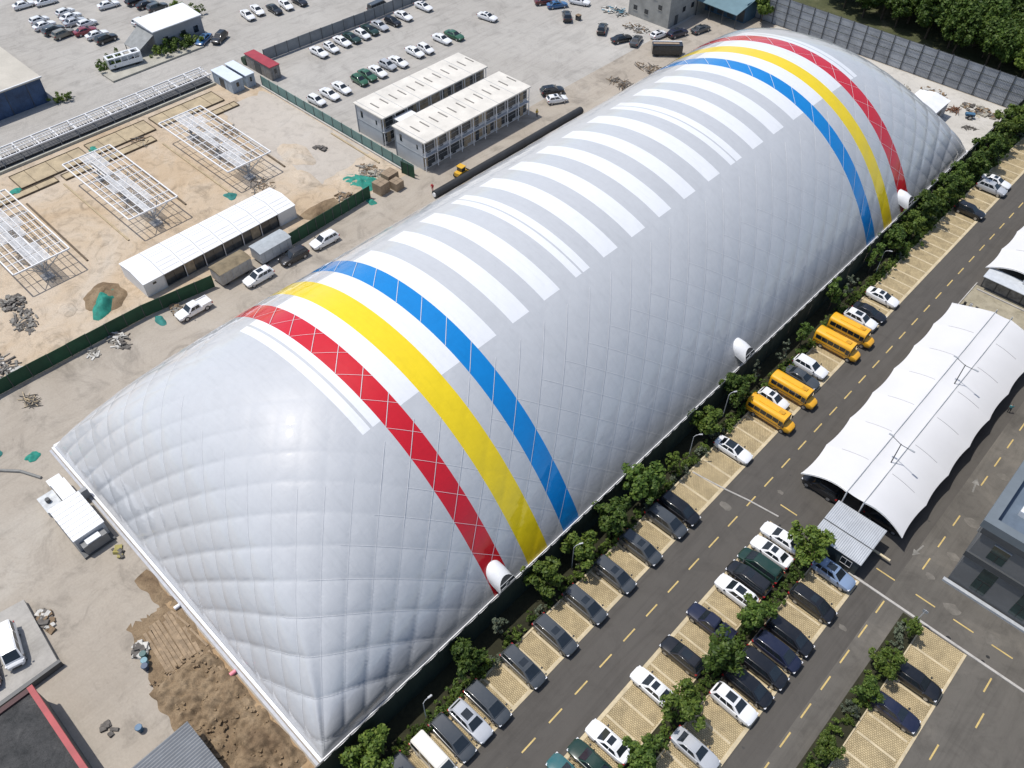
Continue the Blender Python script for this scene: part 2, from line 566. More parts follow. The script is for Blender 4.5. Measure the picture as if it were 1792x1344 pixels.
def fabric(name, c, rough=.42, var=.05):
    m, nt, b = new_mat(name)
    v = coords(nt, True)
    n1 = noise_node(nt, v, .12, 5, .6)
    n2 = noise_node(nt, v, 1.1, 4, .65, .4)
    cc = ramp(nt, n1, [(.3, tuple(x * (1 - var) for x in c)), (.7, c)])
    cc = mix(nt, cc, ramp(nt, n2, [(.25, 1 - var * .9), (.6, 1.0)]), 1.0, 'MULTIPLY')
    # thin dirt running down
    mp = nt.nodes.new('ShaderNodeMapping')
    mp.inputs['Scale'].default_value = (.25, 2.2, .25)
    nt.links.new(v, mp.inputs[0])
    n3 = noise_node(nt, mp.outputs[0], .8, 4, .7)
    cc = mix(nt, cc, ramp(nt, n3, [(.28, .95), (.5, 1.0)]), 1.0, 'MULTIPLY')
    nt.links.new(cc, b.inputs['Base Color'])
    b.inputs['Roughness'].default_value = rough
    b.inputs['Specular IOR Level'].default_value = .18
    b.inputs['Coat Weight'].default_value = .9
    b.inputs['Coat Roughness'].default_value = .04
    mp2 = nt.nodes.new('ShaderNodeMapping')
    mp2.inputs['Rotation'].default_value = (0, 0, R(45))
    mp2.inputs['Scale'].default_value = (1.0, .35, .6)
    nt.links.new(v, mp2.inputs[0])
    n4 = noise_node(nt, mp2.outputs[0], 2.2, 5, .6, .6)
    n5 = noise_node(nt, v, .55, 3, .5, .3)
    ma = nt.nodes.new('ShaderNodeMath')
    ma.operation = 'MULTIPLY_ADD'
    ma.inputs[1].default_value = 1.6
    nt.links.new(n5, ma.inputs[0])
    nt.links.new(n4, ma.inputs[2])
    bump(nt, b, ma.outputs[0], .26, .085)
    return m
FAB = {'grey': fabric('dome_grey_membrane', (.505, .52, .54)),
       'white': fabric('dome_white_membrane', (.74, .755, .775), .45, .03),
       'red': fabric('dome_red_membrane', (.57, .012, .022), .36, .06),
       'yellow': fabric('dome_yellow_membrane', (.80, .60, .012), .36, .05),
       'blue': fabric('dome_blue_membrane', (.004, .21, .57), .36, .06)}
dome = thing('air_dome', 'huge grey inflated dome with red, yellow and blue bands and white roof panels', 'dome', (-DW / 2, 0, 0))
CEN = np.array([-DW / 2, 0, 0])
idx_all = np.arange(nx * ny).reshape(nx, ny)
VP = PXYZ.reshape(-1, 3) - CEN
VN = NN.reshape(-1, 3)
for k, (nm, c) in pieces.items():
    I, J = np.nonzero(region == k)
    q = np.stack([idx_all[I, J], idx_all[I + 1, J], idx_all[I + 1, J + 1], idx_all[I, J + 1]], 1)
    used, inv = np.unique(q, return_inverse=True)
    q = inv.reshape(-1, 4)
    me = bpy.data.meshes.new(nm)
    me.vertices.add(len(used))
    me.vertices.foreach_set('co', VP[used].astype(np.float32).ravel())
    me.loops.add(q.size)
    me.loops.foreach_set('vertex_index', q.ravel().astype(np.int32))
    me.polygons.add(len(q))
    me.polygons.foreach_set('loop_start', (np.arange(len(q)) * 4).astype(np.int32))
    me.polygons.foreach_set('loop_total', np.full(len(q), 4, np.int32))
    me.polygons.foreach_set('use_smooth', np.ones(len(q), bool))
    me.materials.append(FAB[c])
    me.update(calc_edges=True)
    me.validate()
    me.normals_split_custom_set_from_vertices([tuple(n) for n in VN[used]])
    o = link(bpy.data.objects.new(nm, me), dome)
    if c in ('red', 'yellow', 'blue', 'white'):
        o['label'] = {'white': 'white translucent roof panel'}.get(c, c + ' membrane band over the dome')

# cable net: ribbons along the seams, where they show (slopes, ends, coloured bands)
def ribbons(phi, lo, want):
    vs, fs = [], []
    fl = np.floor(phi)
    a00, a10, a11, a01 = phi[:-1, :-1], phi[1:, :-1], phi[1:, 1:], phi[:-1, 1:]
    mx = np.floor(np.maximum(np.maximum(a00, a10), np.maximum(a11, a01)))
    mn = np.minimum(np.minimum(a00, a10), np.minimum(a11, a01))
    I, J = np.nonzero((mx > mn) & want & (mx - mn < .9))
    for i, j in zip(I, J):
        L = mx[i, j]
        c = [(i, j), (i + 1, j), (i + 1, j + 1), (i, j + 1)]
        pts = []
        for a, b in ((0, 1), (1, 2), (2, 3), (3, 0)):
            pa, pb = phi[c[a]], phi[c[b]]
            if (pa < L) != (pb < L):
                t = (L - pa) / (pb - pa)
                pts.append(PXYZ[c[a]] * (1 - t) + PXYZ[c[b]] * t)
        if len(pts) == 2:
            n = NN[i, j]
            d = pts[1] - pts[0]
            s = np.cross(n, d)
            s = s / (np.linalg.norm(s) + 1e-9) * lo
            o = n * .075
            base = len(vs)
            vs += [pts[0] + s + o - CEN, pts[0] - s + o - CEN, pts[1] - s + o - CEN, pts[1] + s + o - CEN]
            fs.append((base, base + 1, base + 2, base + 3))
    return vs, fs
Xc, Yc = np.meshgrid(xc, yc, indexing='ij')
Zc = Z[:-1, :-1]
redblue = np.zeros_like(Xc, bool)
red_only = np.zeros_like(Xc, bool)
yellow_b = np.zeros_like(Xc, bool)
for a, b, c in bands:
    if c != 'yellow':
        redblue |= (Yc > a) & (Yc < b)
    if c == 'red':
        red_only |= (Yc > a) & (Yc < b)
    if c == 'yellow':
        yellow_b |= (Yc > a) & (Yc < b)
endz = (Yc < 20) | (Yc > 136)
side = (Xc > -15.5) & (Zc > .4)
v1, f1 = ribbons(p1, .034, (redblue | side) & ~endz & ~yellow_b & (Zc > .4))
v2, f2 = ribbons(p2, .02, (red_only | (side & (Xc > -11) & ~redblue & ~yellow_b)) & (Zc > .4))
v3, f3 = ribbons(p1, .016, endz & (Zc > .6) & (Zc < 16))
mb = MB()
mb.v = [tuple(p) for p in v1]
mb.f = list(f1)
mb.add(v2, f2)
mb.add(v3, f3)
cab = mb.build('cable_net', pm('cable_sleeve', (.63, .64, .66), .45, .1), dome)
cab['kind'] = 'stuff'

# base beam
bw = pm('base_beam_white', (.70, .71, .73), .4, .1, .7)
o = MB().box(-58.95, .25, -.36, -.02, 0, .5).build('base_beam', bw, dome); o.location = (DW / 2, 0, 0)
o = MB().box(-58.95, .25, -.8, -.47, 0, .2).build('base_step', pm('step_grey', (.38, .39, .42), .5), dome); o.location = (DW / 2, 0, 0)
o = MB().box(.02, .48, .0, DL, 0, .5).build('base_beam', bw, dome); o.location = (DW / 2, 0, 0)
o = MB().box(-59.2, -58.72, .0, DL, 0, .5).build('base_beam', bw, dome); o.location = (DW / 2, 0, 0)
o = MB().box(-58.95, .25, DL + .02, DL + .45, 0, .5).build('base_beam', bw, dome); o.location = (DW / 2, 0, 0)
# inflation hoods on the parking side
grille = pm('vent_grille', (.12, .125, .13), .6, .2, 3)
def hood(y):
    n = 12
    ring = [(math.cos(math.pi * k / n), math.sin(math.pi * k / n)) for k in range(n + 1)]
    st = [(-2.6, 1.0, 2.9, .75), (-1.6, 1.2, 3.0, 1.05), (-.3, 1.28, 2.55, 1.45), (.65, 1.25, 2.05, 1.55)]
    mb = MB()
    vs = []
    for x, w, zb, hh in st:
        lean = .55 * max(0, (x + 1.0) / 1.65)
        vs += [(x + lean * (2.7 - (zb + hh * s - .9)), w * c, zb + hh * s - .9) for c, s in ring] + [(x + lean * (2.7 - zb + 1.4), -w, zb - 1.4), (x + lean * (2.7 - zb + 1.4), w, zb - 1.4)]
    m_ = n + 3
    fs = []
    for a in range(len(st) - 1):
        for q in range(m_):
            fs.append((a * m_ + q, a * m_ + (q + 1) % m_, (a + 1) * m_ + (q + 1) % m_, (a + 1) * m_ + q))
    mb.add(vs, fs)
    hd = mb.build('vent_hood', FAB['white'], dome, True, 50)
    hd.location = (DW / 2 - .45, y, 1.0)
    g = MB().add([vs[-m_ + q] for q in range(m_)], [tuple(range(m_))]).build('grille', grille, hd)
    g.location = (-.12, 0, 0)
    g.location = (.02, 0, .02)
    for q in range(1, 4):
        zz = .75 + q * .42
        xx = .65 + .55 * (2.7 - zz) + .03
        MB().box(xx, xx + .07, -1.1, 1.1, zz, zz + .07).build('grille_bar', steel_grey, hd)
    MB().tube((1.25, 0, 1.62), (1.35, 0, 1.66), .3, .3, 10).build('fan_boss', steel_grey, hd)
for y in (26.8, 78.0, 129.7):
    hood(y)
# duct stubs of the front beam
for x, c in ((-26.0, (.75, .75, .77)), (-14.5, (.75, .25, .3))):
    o = MB().tube((x, -.8, .3), (x - .05, -1.5, .25), .22, .25, 10).build('duct_stub', pm('stub_%d' % int(-x), c, .5), dome, True, 50)
    o.location = (DW / 2, 0, 0)

# entrance lock at the far end
e = thing('entrance_lock', 'pale grey boxed entrance lock at the far end of the dome', 'entrance', (-12.5, 161, 0))
MB().box(-3.1, 3.1, -7, 6.2, 0, 3.3).build('wall', pm('lock_grey', (.34, .35, .37), .6, .15), e)
MB().add([(-3.3, -7, 3.3), (3.3, -7, 3.3), (3.3, 6.4, 3.3), (-3.3, 6.4, 3.3), (0, -7, 3.9), (0, 6.4, 3.9)], [(1, 2, 5, 4), (3, 0, 4, 5), (0, 1, 4), (2, 3, 5), (0, 3, 2, 1)]).build('roof', white_paint, e)
MB().box(3.1, 3.14, 1.0, 3.4, 0, 2.3).build('door', steel_dark, e)
MB().box(3.1, 3.14, -2.8, -1.2, 1.0, 2.3).build('window', glass, e)

# ------------------------------------------------------------------ fences
fence_fab = pm('dark_green_fence_cloth', (.012, .024, .016), .8, .25, .5, fine=.15)
f = thing('site_fence', 'tall near-black green cloth fence between the dome and the parking stalls', 'fence', (1.9, 0, 0))
pan = MB()
for k in range(12):
    x = .03 * math.sin(k * 1.57) 
    pan.v += [(x, -3.04 + k * 6.08 / 11, 0), (x + .02, -3.04 + k * 6.08 / 11, 4.95)]
pan.f = [(2 * k, 2 * k + 2, 2 * k + 3, 2 * k + 1) for k in range(11)] + [(2 * k + 1, 2 * k + 3, 2 * k + 2, 2 * k) for k in range(0)]
pan_me = pan.mesh('fence_cloth', fence_fab)
post_me = MB().box(-.05, .05, -.05, .05, 0, 5).mesh('fence_post', steel_dark)
for k in range(33):
    y = -9 + k * 6 + 3
    inst('cloth_panel', pan_me, f, (.06, y, 0))
    inst('post', post_me, f, (-.06, y - 3, 0))
o = MB().box(-.05, .05, -9, 189, 4.93, 5.03).build('top_rail', steel_dark, f)

gm = pm('grey_fence_sheet', (.30, .32, .345), .55, .25, .35, fine=.15)
g = thing('grey_sheet_fence', 'tall grey corrugated fence with dark posts behind the far end of the dome', 'fence', (0, 179.4, 0))
gp = MB()
for k in range(22):
    yk = .035 if k % 2 else -.0
    gp.v += [(k * 3.2 / 21, yk, 0), (k * 3.2 / 21, yk, 1.6)]
gp.f = [(2 * k, 2 * k + 2, 2 * k + 3, 2 * k + 1) for k in range(21)]
gp_me = gp.mesh('sheet', gm)
gpost = MB().box(-.07, .07, -.14, 0, 0, 6.75).mesh('gpost', steel_dark)
for k in range(20):
    x = -64.3 + k * 3.27
    for r in range(4):
        o = inst('sheet', gp_me, g, (x, random.uniform(0, .03) - .03 * (r % 2), .05 + r * 1.64))
    inst('post', gpost, g, (x, -.02, 0))
inst('post', gpost, g, (-64.3 + 20 * 3.27, -.02, 0))
for r in range(5):
    MB().box(-64.3, 1.1, -.1, -.05, .02 + r * 1.63, .08 + r * 1.63).build('rail', steel_dark, g)

green = pm('green_hoarding', (.010, .060, .028), .75, .25, .4, fine=.15)
def hoarding(name, label, pts, h, mat, step=3.0, post=steel_dark, cat='fence'):
    f = thing(name, label, cat, (pts[0][0], pts[0][1], 0))
    ox, oy = pts[0]
    for (ax, ay), (bx, by) in zip(pts[:-1], pts[1:]):
        L = math.hypot(bx - ax, by - ay)
        n = max(1, int(round(L / step)))
        a = math.atan2(by - ay, bx - ax)
        for k in range(n):
            t = k / n
            o = MB().box(.02, L / n - .02, -.03, .03, .05, h + random.uniform(-.04, .04)).build('panel', mat, f)
            o.location = (ax + (bx - ax) * t - ox, ay + (by - ay) * t - oy, 0)
            o.rotation_euler = (0, 0, a + random.uniform(-.012, .012))
            p = MB().box(-.05, .05, -.09, .09, 0, h + .05).build('post', post, f)
            p.location = o.location
            p.rotation_euler = (0, 0, a)
    return f
hoarding('green_hoarding', 'long dark green hoarding at the left edge beside the sandy site', [(-74.0, -22), (-74.0, 4), (-73.6, 22), (-71.9, 33.6)], 2.5, green)
hoarding('green_hoarding', 'short dark green hoarding between the white tent and the cardboard pallets', [(-71.6, 48.6), (-72.2, 60), (-72.6, 67.0)], 2.6, green, 2.0)
hoarding('green_hoarding', 'tiny dark green hoarding at the corner of the prefab office block', [(-74.4, 76.2), (-71.2, 76.6)], 2.6, green, 1.6)
teal = pm('teal_mesh_panel', (.15, .26, .24), .6, .2, .5, fine=.12)
hoarding('teal_mesh_fence', 'teal mesh panel fence between the sandy site and the car lot', [(-121, 77.2), (-72.0, 77.2)], 2.3, teal, 3.05)
lg = pm('lot_fence_grey', (.22, .24, .255), .6, .2, .5, fine=.12)
hoarding('lot_fence', 'grey panel fence running past the row of white cars in the lot', [(-129.8, 84), (-128.4, 112), (-128.0, 150)], 2.7, lg, 3.0)
# low plinth of the teal fence
struct('fence_plinth', MB().box(-121, -72, 76.7, 77.0, 0, .3), concrete_kerb)

# ------------------------------------------------------------------ prefab offices
curtain = pm('window_curtain', (.30, .25, .18), .8, .35, 1.2)
win_grey = pm('office_glass', (.055, .062, .068), .12, .5, .6, spec=.6)
wall_grey = pm('prefab_wall', (.50, .515, .53), .6, .12, .4, fine=.08)
rib_dark = pm('roof_strip', (.20, .19, .175), .7, .2, .8)
def prefab(label, x0, x1, y0, y1, h):
    b = thing('prefab_office', label, 'building', ((x0 + x1) / 2, (y0 + y1) / 2, 0))
    hx, hy = (x1 - x0) / 2, (y1 - y0) / 2
    core = hx - .7
    MB().box(-hx, core, -hy, hy, 0, h).build('wall', wall_grey, b)
    rf = MB().box(-hx - .25, hx + .25, -hy - .25, hy + .25, h + .01, h + .32).build('roof', cream_roof, b)
    bevel_mesh(rf.data, .05, 1)
    n = 12
    for k in range(n):
        y = -hy + (k + .8) * 2 * hy / n
        MB().box(-hx * .38, hx * .22, y - .13, y + .13, h + .31, h + .40).build('roof_strip', rib_dark, rf)
    for k in range(6):
        y = -hy + (k + .1) * 2 * hy / 6
        MB().box(-hx - .2, hx + .2, y - .035, y + .035, h + .31, h + .345).build('roof_seam', steel_grey, rf)
    MB().box(core, hx, -hy, hy, h / 2 - .12, h / 2 + .04).build('walkway', wall_grey, b)
    nb = 9
    for k in range(nb + 1):
        y = -hy + k * 2 * hy / nb
        MB().box(hx - .14, hx, y - .07 + (.07 if k == 0 else -.07 if k == nb else 0), y + .07 + (.07 if k == 0 else -.07 if k == nb else 0), 0, h).build('column', white_paint, b)
    for lv in (0, 1):
        for k in range(nb):
            y = -hy + k * 2 * hy / nb
            z0 = lv * (h / 2) + .1
            ww = 2 * hy / nb
            for q in range(3):
                ya, yb = y + .14 + q * (ww - .28) / 3, y + .14 + (q + 1) * (ww - .28) / 3 - .05
                mw = win_grey if random.random() < .62 else curtain
                low_ = .08 if q == 1 else .55
                w = MB().box(core, core + .05, ya, yb, z0 + low_, z0 + h / 2 - .3).build('window' if q != 1 else 'door', mw, b)
                MB().box(core + .05, core + .08, ya, yb, z0 + 1.55, z0 + 1.61).build('transom', steel_grey, w)
            MB().box(core, core + .03, y + .1, y + ww - .1, z0, z0 + .07).build('sill', steel_white, b)
    for k in range(nb):
        y = -hy + k * 2 * hy / nb
        MB().box(hx - .06, hx - .02, y + .1, y + 2 * hy / nb - .1, h / 2 + .95, h / 2 + 1.02).build('handrail', steel_grey, b)
    # end wall window and downpipe
    MB().box(-hx + 1.6, -hx + 2.2, -hy - .03, -hy - .001, 3.8, 5.2).build('window', glass, b)
    MB().box(hx - 2.3, hx - 1.9, -hy - .03, -hy - .001, h / 2 + 1.0, h / 2 + 1.9).build('window', glass, b)
    MB().tube((-hx + .2, -hy - .06, 0), (-hx + .2, -hy - .06, h), .06).build('downpipe', steel_grey, b)
    MB().box(-hx, hx, -hy - .04, -hy - .001, h / 2 - .08, h / 2 + .08).build('floor_band', steel_grey, b)
    return b
prefab('two storey white prefab office block nearest the dome, cream flat roof', -79.9, -71.3, 79.6, 108.2, 6.0)
prefab('two storey white prefab office block behind its twin, next to the parked cars', -91.8, -83.4, 79.9, 108.0, 6.0)
# stair link between the blocks
s = thing('steel_stair', 'pale steel stair landing between the two prefab blocks', 'stair', (-81.6, 84.5, 0))
MB().box(-1.6, 1.6, -2.2, 2.2, 5.2, 5.35).build('landing', white_paint, s)
for x in (-1.5, 1.5):
    for y in (-2.1, 2.1):
        MB().box(x - .06, x + .06, y - .06, y + .06, 0, 5.2).build('leg', steel_grey, s)
sp = MB()
for k in range(14):
    sp.box(-.8, .8, 2.3 + k * .28, 2.55 + k * .28, 5.0 - k * .36, 5.06 - k * .36)
sp.build('steps', steel_grey, s)
w = thing('board_screen', 'bare grey board screen standing behind the far prefab block', 'screen', (-93.6, 98, 0))
MB().box(-.06, .06, -7, 7, 0, 2.5).build('board', pm('board_grey', (.25, .25, .25), .7, .1, .5), w)
for y in (-6.8, 0, 6.8):
    MB().box(.061, .15, y - .06, y + .06, 0, 2.5).build('post', steel_grey, w)

# ------------------------------------------------------------------ white marquee
t = thing('site_marquee', 'long white panelled site tent with open dark front beside green hoarding', 'tent', (-81.1, 39.4, 0))
hx, hy = 3.7, 14.7
wt = pm('tent_white', (.74, .75, .76), .5, .06, .5, fine=.05)
MB().box(-hx, -hx + .06, -hy, hy, 0, 2.7).build('rear_wall', wt, t)
for s_ in (-1, 1):
    yy = s_ * hy
    MB().add([(-hx + .06, yy, 0), (hx, yy, 0), (hx, yy, 2.7), (0, yy, 3.25), (-hx + .06, yy, 2.7), (-hx + .06, yy - s_ * .08, 0), (hx, yy - s_ * .08, 0), (hx, yy - s_ * .08, 2.7), (0, yy - s_ * .08, 3.25), (-hx + .06, yy - s_ * .08, 2.7)],
             [(0, 1, 2, 3, 4), (9, 8, 7, 6, 5), (0, 5, 6, 1), (1, 6, 7, 2), (2, 7, 8, 3), (3, 8, 9, 4), (4, 9, 5, 0)]).build('end_wall', wt, t)
MB().box(hx - .06, hx, -hy + .1, -hy + 3.6, 0, 2.65).build('front_panel', wt, t)
MB().box(hx - .06, hx, hy - 3.6, hy - .1, 0, 2.65).build('front_panel', wt, t)
MB().box(hx, hx + .03, -hy + 1.5, -hy + 2.1, 1.8, 2.2).build('window', glass, t)
MB().box(-hx + .1, hx - .1, -hy + .15, hy - .15, .01, .05).build('floor', pm('tent_floor', (.12, .11, .10), .8), t)
nseg = 8
for k in range(nseg):
    y0, y1 = -hy - .1 + k * (2 * hy + .2) / nseg, -hy - .1 + (k + 1) * (2 * hy + .2) / nseg
    for s_ in (1, -1):
        m = MB()
        z0, z1 = 2.72, 3.32
        a, b_ = (hx + .15) * s_, .0
        cs = [(a, y0 + .03, z0), (a, y1 - .03, z0), (b_, y1 - .03, z1), (b_, y0 + .03, z1)]
        vs = cs + [(x, y, z - .09) for x, y, z in cs]
        m.add(vs, [(0, 1, 2, 3) if s_ > 0 else (3, 2, 1, 0), (4, 7, 6, 5) if s_ > 0 else (5, 6, 7, 4), (0, 4, 5, 1), (1, 5, 6, 2), (2, 6, 7, 3), (3, 7, 4, 0)])
        p_ = m.build('roof_panel', wt, t)
        for q in range(1, 4):
            tt = q / 4
            xm = a * (1 - tt)
            zm = z0 * (1 - tt) + z1 * tt
            if k not in (0,):
                MB().box(xm - .02, xm + .02, y0 + .3, y1 - .3, zm + .005, zm + .03).build('batten', pm('batten_grey', (.42, .43, .45), .6), p_)
    if k:
        rr = MB()
        rr.tube((hx + .15, y0, 2.74), (0, y0, 3.34), .045)
        rr.tube((0, y0, 3.34), (-hx - .15, y0, 2.74), .045)
        rr.build('rafter', steel_grey, t)
        MB().box(hx - .12, hx, y0 - .06, y0 + .06, 0, 2.7).build('post', steel_white, t)
        if k < nseg - 1:
            for q in range(2):
                wl_ = (2 * hy + .2) / nseg
                ya = y0 + .1 + q * (wl_ - .2) / 2
                if random.random() < .75:
                    MB().box(hx - .35, hx - .3, ya, ya + (wl_ - .2) / 2 - .06, .1, 2.5).build('glazed_panel', win_grey if random.random() < .7 else curtain, t)
for k in range(6):
    MB().box(-1.5, .2, -9 + k * 3.1, -7.2 + k * 3.1, .05, .9).build('crate', pm('crate_%d' % (k % 3), [(.25, .18, .10), (.10, .12, .14), (.30, .28, .25)][k % 3], .7), t)

# ------------------------------------------------------------------ three steel frames
sheet_m = pm('clear_sheet', (.66, .67, .68), .4, .3, 1.2)
sheet_m.node_tree.nodes['Principled BSDF'].inputs['Alpha'].default_value = .40
def frame(label, yc):
    f = thing('steel_canopy_frame', label, 'frame', (-104.3, yc, 0))
    hx, hy, z = 11.9, 4.65, 4.1
    for s_ in (-1, 1):
        MB().box(-hx, hx, s_ * hy - .1, s_ * hy + .1, z - .12, z + .12).build('edge_beam', steel_white, f)
        MB().box(s_ * hx - .1, s_ * hx + .1, -hy + .1, hy - .1, z - .12, z + .12).build('end_beam', steel_white, f)
    for k in range(1, 9):
        y = -hy + k * 2 * hy / 9
        MB().box(-hx + .1, hx - .1, y - .055, y + .055, z - .05, z + .07).build('purlin', steel_white, f)
    for k in range(1, 8):
        x = -hx + k * 2 * hx / 8
        MB().box(x - .06, x + .06, -hy + .1, hy - .1, z - .2, z - .06).build('cross_beam', steel_white, f)
    for r_ in range(2, 7):
        for k in range(8):
            if random.random() < (.75 if r_ in (3, 4, 5) else .3):
                xa_, ya_ = -hx + k * 2 * hx / 8, -hy + r_ * 2 * hy / 9
                MB().box(xa_ + .12, xa_ + 2 * hx / 8 - .12, ya_ + .08, ya_ + 2 * hy / 9 - .08, z - .02, z + .01).build('glazing_sheet', sheet_m, f)
    # spine truss and forked columns
    for y in (-.75, .75):
        MB().tube((-hx + .8, y, z - .5), (hx - .8, y, z - .5), .13, n=8).build('spine_tube', steel_white, f)
    MB().tube((-hx + .8, 0, z - 1.4), (hx - .8, 0, z - 1.4), .15, n=8).build('spine_tube', steel_grey, f)
    lat = MB()
    n = 20
    for k in range(n):
        x0 = -hx + .8 + k * (2 * hx - 1.6) / n
        x1 = x0 + (2 * hx - 1.6) / n
        for y in (-.75, .75):
            lat.tube((x0, y, z - .5), ((x0 + x1) / 2, 0, z - 1.4), .05, n=5)
            lat.tube(((x0 + x1) / 2, 0, z - 1.4), (x1, y, z - .5), .05, n=5)
        lat.tube((x0, -.75, z - .5), (x0, .75, z - .5), .05, n=5)
    lat.build('spine_lattice', steel_white, f)
    for x in (-hx + 2.5, 0, hx - 1.6):
        c = MB()
        c.tube((x, 0, 0), (x, 0, z - 1.4), .22, .2, 8)
        for sx in (-1, 1):
            for sy in (-1, 1):
                c.tube((x, 0, 1.0), (x + sx * 1.6, sy * 2.6, z - .2), .09, .07, 6)
        c.build('column', steel_grey, f)
        MB().box(x - .9, x + .9, -.9, .9, 0, .25).build('footing', concrete_kerb, f)
    for k in range(10):
        x = -hx + random.uniform(1, 2 * hx - 1)
        MB().tube((x, -hy + .2, z - .25), (x + random.uniform(-1, 1), hy - .2, z - .25), .03, n=4).build('bracing_wire', steel_grey, f)
    return f
frame('bare white steel canopy frame farthest from the photo’s left edge, by the blue boxes', 55.4)
frame('bare white steel canopy frame in the middle of the three', 35.8)
frame('bare white steel canopy frame cut by the left edge of the photo', 15.9)

# ------------------------------------------------------------------ pipe rack
p = thing('pipe_rack', 'long white steel pipe rack with dark trough along the sandy site', 'rack', (-131.6, 46, 0))
for x, z in ((-2.0, 2.2), (1.9, 2.1), (0.3, 2.35), (-.8, 2.35)):
    MB().tube((x, -36, z), (x, 24.5, z), .15 if abs(x) > 1 else .08, n=6).build('long_pipe', steel_white, p)
MB().box(-1.7, 1.6, -36, 24.5, .45, .6).build('trough', pm('trough_dark', (.06, .062, .065), .6), p)
MB().box(2.6, 3.0, -36, 24.5, 0, .5).build('concrete_edge', pm('edge_concrete', (.40, .39, .33), .85), p)
for k in range(17):
    y = -36 + k * 3.75
    MB().tube((-2.0, y, 2.2), (1.9, y, 2.15), .13, n=6).build('cross_pipe', steel_white, p)
    MB().tube((1.9, y, 0), (1.9, y, 2.1), .07, n=6).build('leg', steel_grey, p)
    MB().tube((-2.0, y, 0), (-2.0, y, 2.2), .07, n=6).build('leg', steel_grey, p)
sm = MB()
for k in range(110):
    y = -36 + k * .55
    if random.random() < .8:
        sm.tube((-.8, y, 2.3), (1.9, y + random.uniform(-.2, .2), 2.08), .055, n=4)
sm.build('rungs', steel_white, p)

# ------------------------------------------------------------------ small site buildings
def box_hut(name, label, x0, x1, y0, y1, h, wall, roof, over=.12):
    b = thing(name, label, 'hut', ((x0 + x1) / 2, (y0 + y1) / 2, 0))
    hx, hy = (x1 - x0) / 2, (y1 - y0) / 2
    MB().box(-hx, hx, -hy, hy, 0, h).build('wall', wall, b)
    r_ = MB().box(-hx - over, hx + over, -hy - over, hy + over, h + .005, h + .16).build('roof', roof, b)
    for k in range(1, 4):
        MB().box(hx, hx + .04, -hy + k * 2 * hy / 4 - .03, -hy + k * 2 * hy / 4 + .03, .05, h - .05).build('wall_rib', steel_grey, b)
        MB().box(-hx + k * 2 * hx / 4 - .03, -hx + k * 2 * hx / 4 + .03, -hy - .04, -hy, .05, h - .05).build('wall_rib', steel_grey, b)
    MB().box(-hx * .3, hx * .2, -hy - .05, -hy - .045 + .03, .1, h - .5).build('door', steel_dark, b)
    MB().box(hx, hx + .05, -hy * .2, hy * .25, h * .45, h * .8).build('window', glass, b)
    return b
blue_wall = pm('pale_blue_wall', (.33, .40, .47), .55, .12, .6)
blue_roof = pm('pale_blue_roof', (.60, .66, .73), .5, .08, .6)
box_hut('site_cabin', 'pale blue site cabin at the end of the pipe rack, nearer the frames', -129.9, -122.5, 70.9, 73.7, 2.6, blue_wall, blue_roof)
box_hut('site_cabin', 'pale blue site cabin standing next to the red roofed shed', -130.0, -122.3, 74.5, 76.5, 2.7, blue_wall, blue_roof)
red_roof = pm('red_sheet_roof', (.33, .035, .05), .5, .15, .6)
box_hut('red_roof_shed', 'narrow grey brick shed with a dark red roof', -130.6, -121.2, 79.9, 82.3, 2.9, pm('brick_grey', (.24, .22, .20), .85, .3, 2.0), red_roof)
ts = thing('green_tank', 'small dark green tank behind the red roofed shed', 'tank', (-131.8, 80.6, 0))
MB().tube((0, -.8, .9), (0, .8, .9), .9, .9, 14).build('shell', pm('tank_green', (.02, .055, .03), .6), ts, True)
MB().box(-.5, .5, -.7, -.5, 0, .4).box(-.5, .5, .5, .7, 0, .4).build('cradle', steel_dark, ts)

h = thing('grey_house', 'grey gabled house with plain white roof among the cars at top left', 'house', (-154.2, 75.7, 0))
gw = pm('rendered_grey', (.30, .31, .33), .85, .15, .4, fine=.1)
MB().box(-3.7, 3.7, -6.1, 6.1, 0, 4.7).build('wall', gw, h)
MB().add([(-4, -6.3, 4.7), (4, -6.3, 4.7), (4, 6.3, 4.7), (-4, 6.3, 4.7), (-4, -6.3, 5.3), (4, -6.3, 4.9), (4, 6.3, 4.9), (-4, 6.3, 5.3)],
         [(0, 3, 2, 1), (4, 5, 6, 7), (0, 1, 5, 4), (1, 2, 6, 5), (2, 3, 7, 6), (3, 0, 4, 7)]).build('roof', white_paint, h)
MB().add([(-3.7, -6.1, 3.9), (3.7, -6.1, 4.2), (3.2, -10.5, 1.6), (-3.2, -10.5, 1.4), (-3.7, -6.1, 3.8), (3.7, -6.1, 4.1), (3.2, -10.5, 1.5), (-3.2, -10.5, 1.3)],
         [(3, 2, 1, 0), (4, 5, 6, 7), (0, 1, 5, 4), (1, 2, 6, 5), (2, 3, 7, 6), (3, 0, 4, 7)]).build('lean_to_roof', pm('tarp_grey', (.25, .26, .26), .8, .2, .8), h)
for x, y in ((-3.1, -10.3), (3.1, -10.3)):
    MB().box(x - .07, x + .07, y - .07, y + .07, 0, 1.5).build('post', steel_dark, h)
for y in (-3.5, 1.0, 4.2):
    MB().box(3.7, 3.74, y - .6, y + .6, 1.4, 2.9).build('window', glass, h)
struct('low_platform', MB().box(-151.0, -145.4, 55.6, 78.2, 0, .35), pm('platform_concrete', (.40, .385, .33), .85, .2, .3, fine=.15))

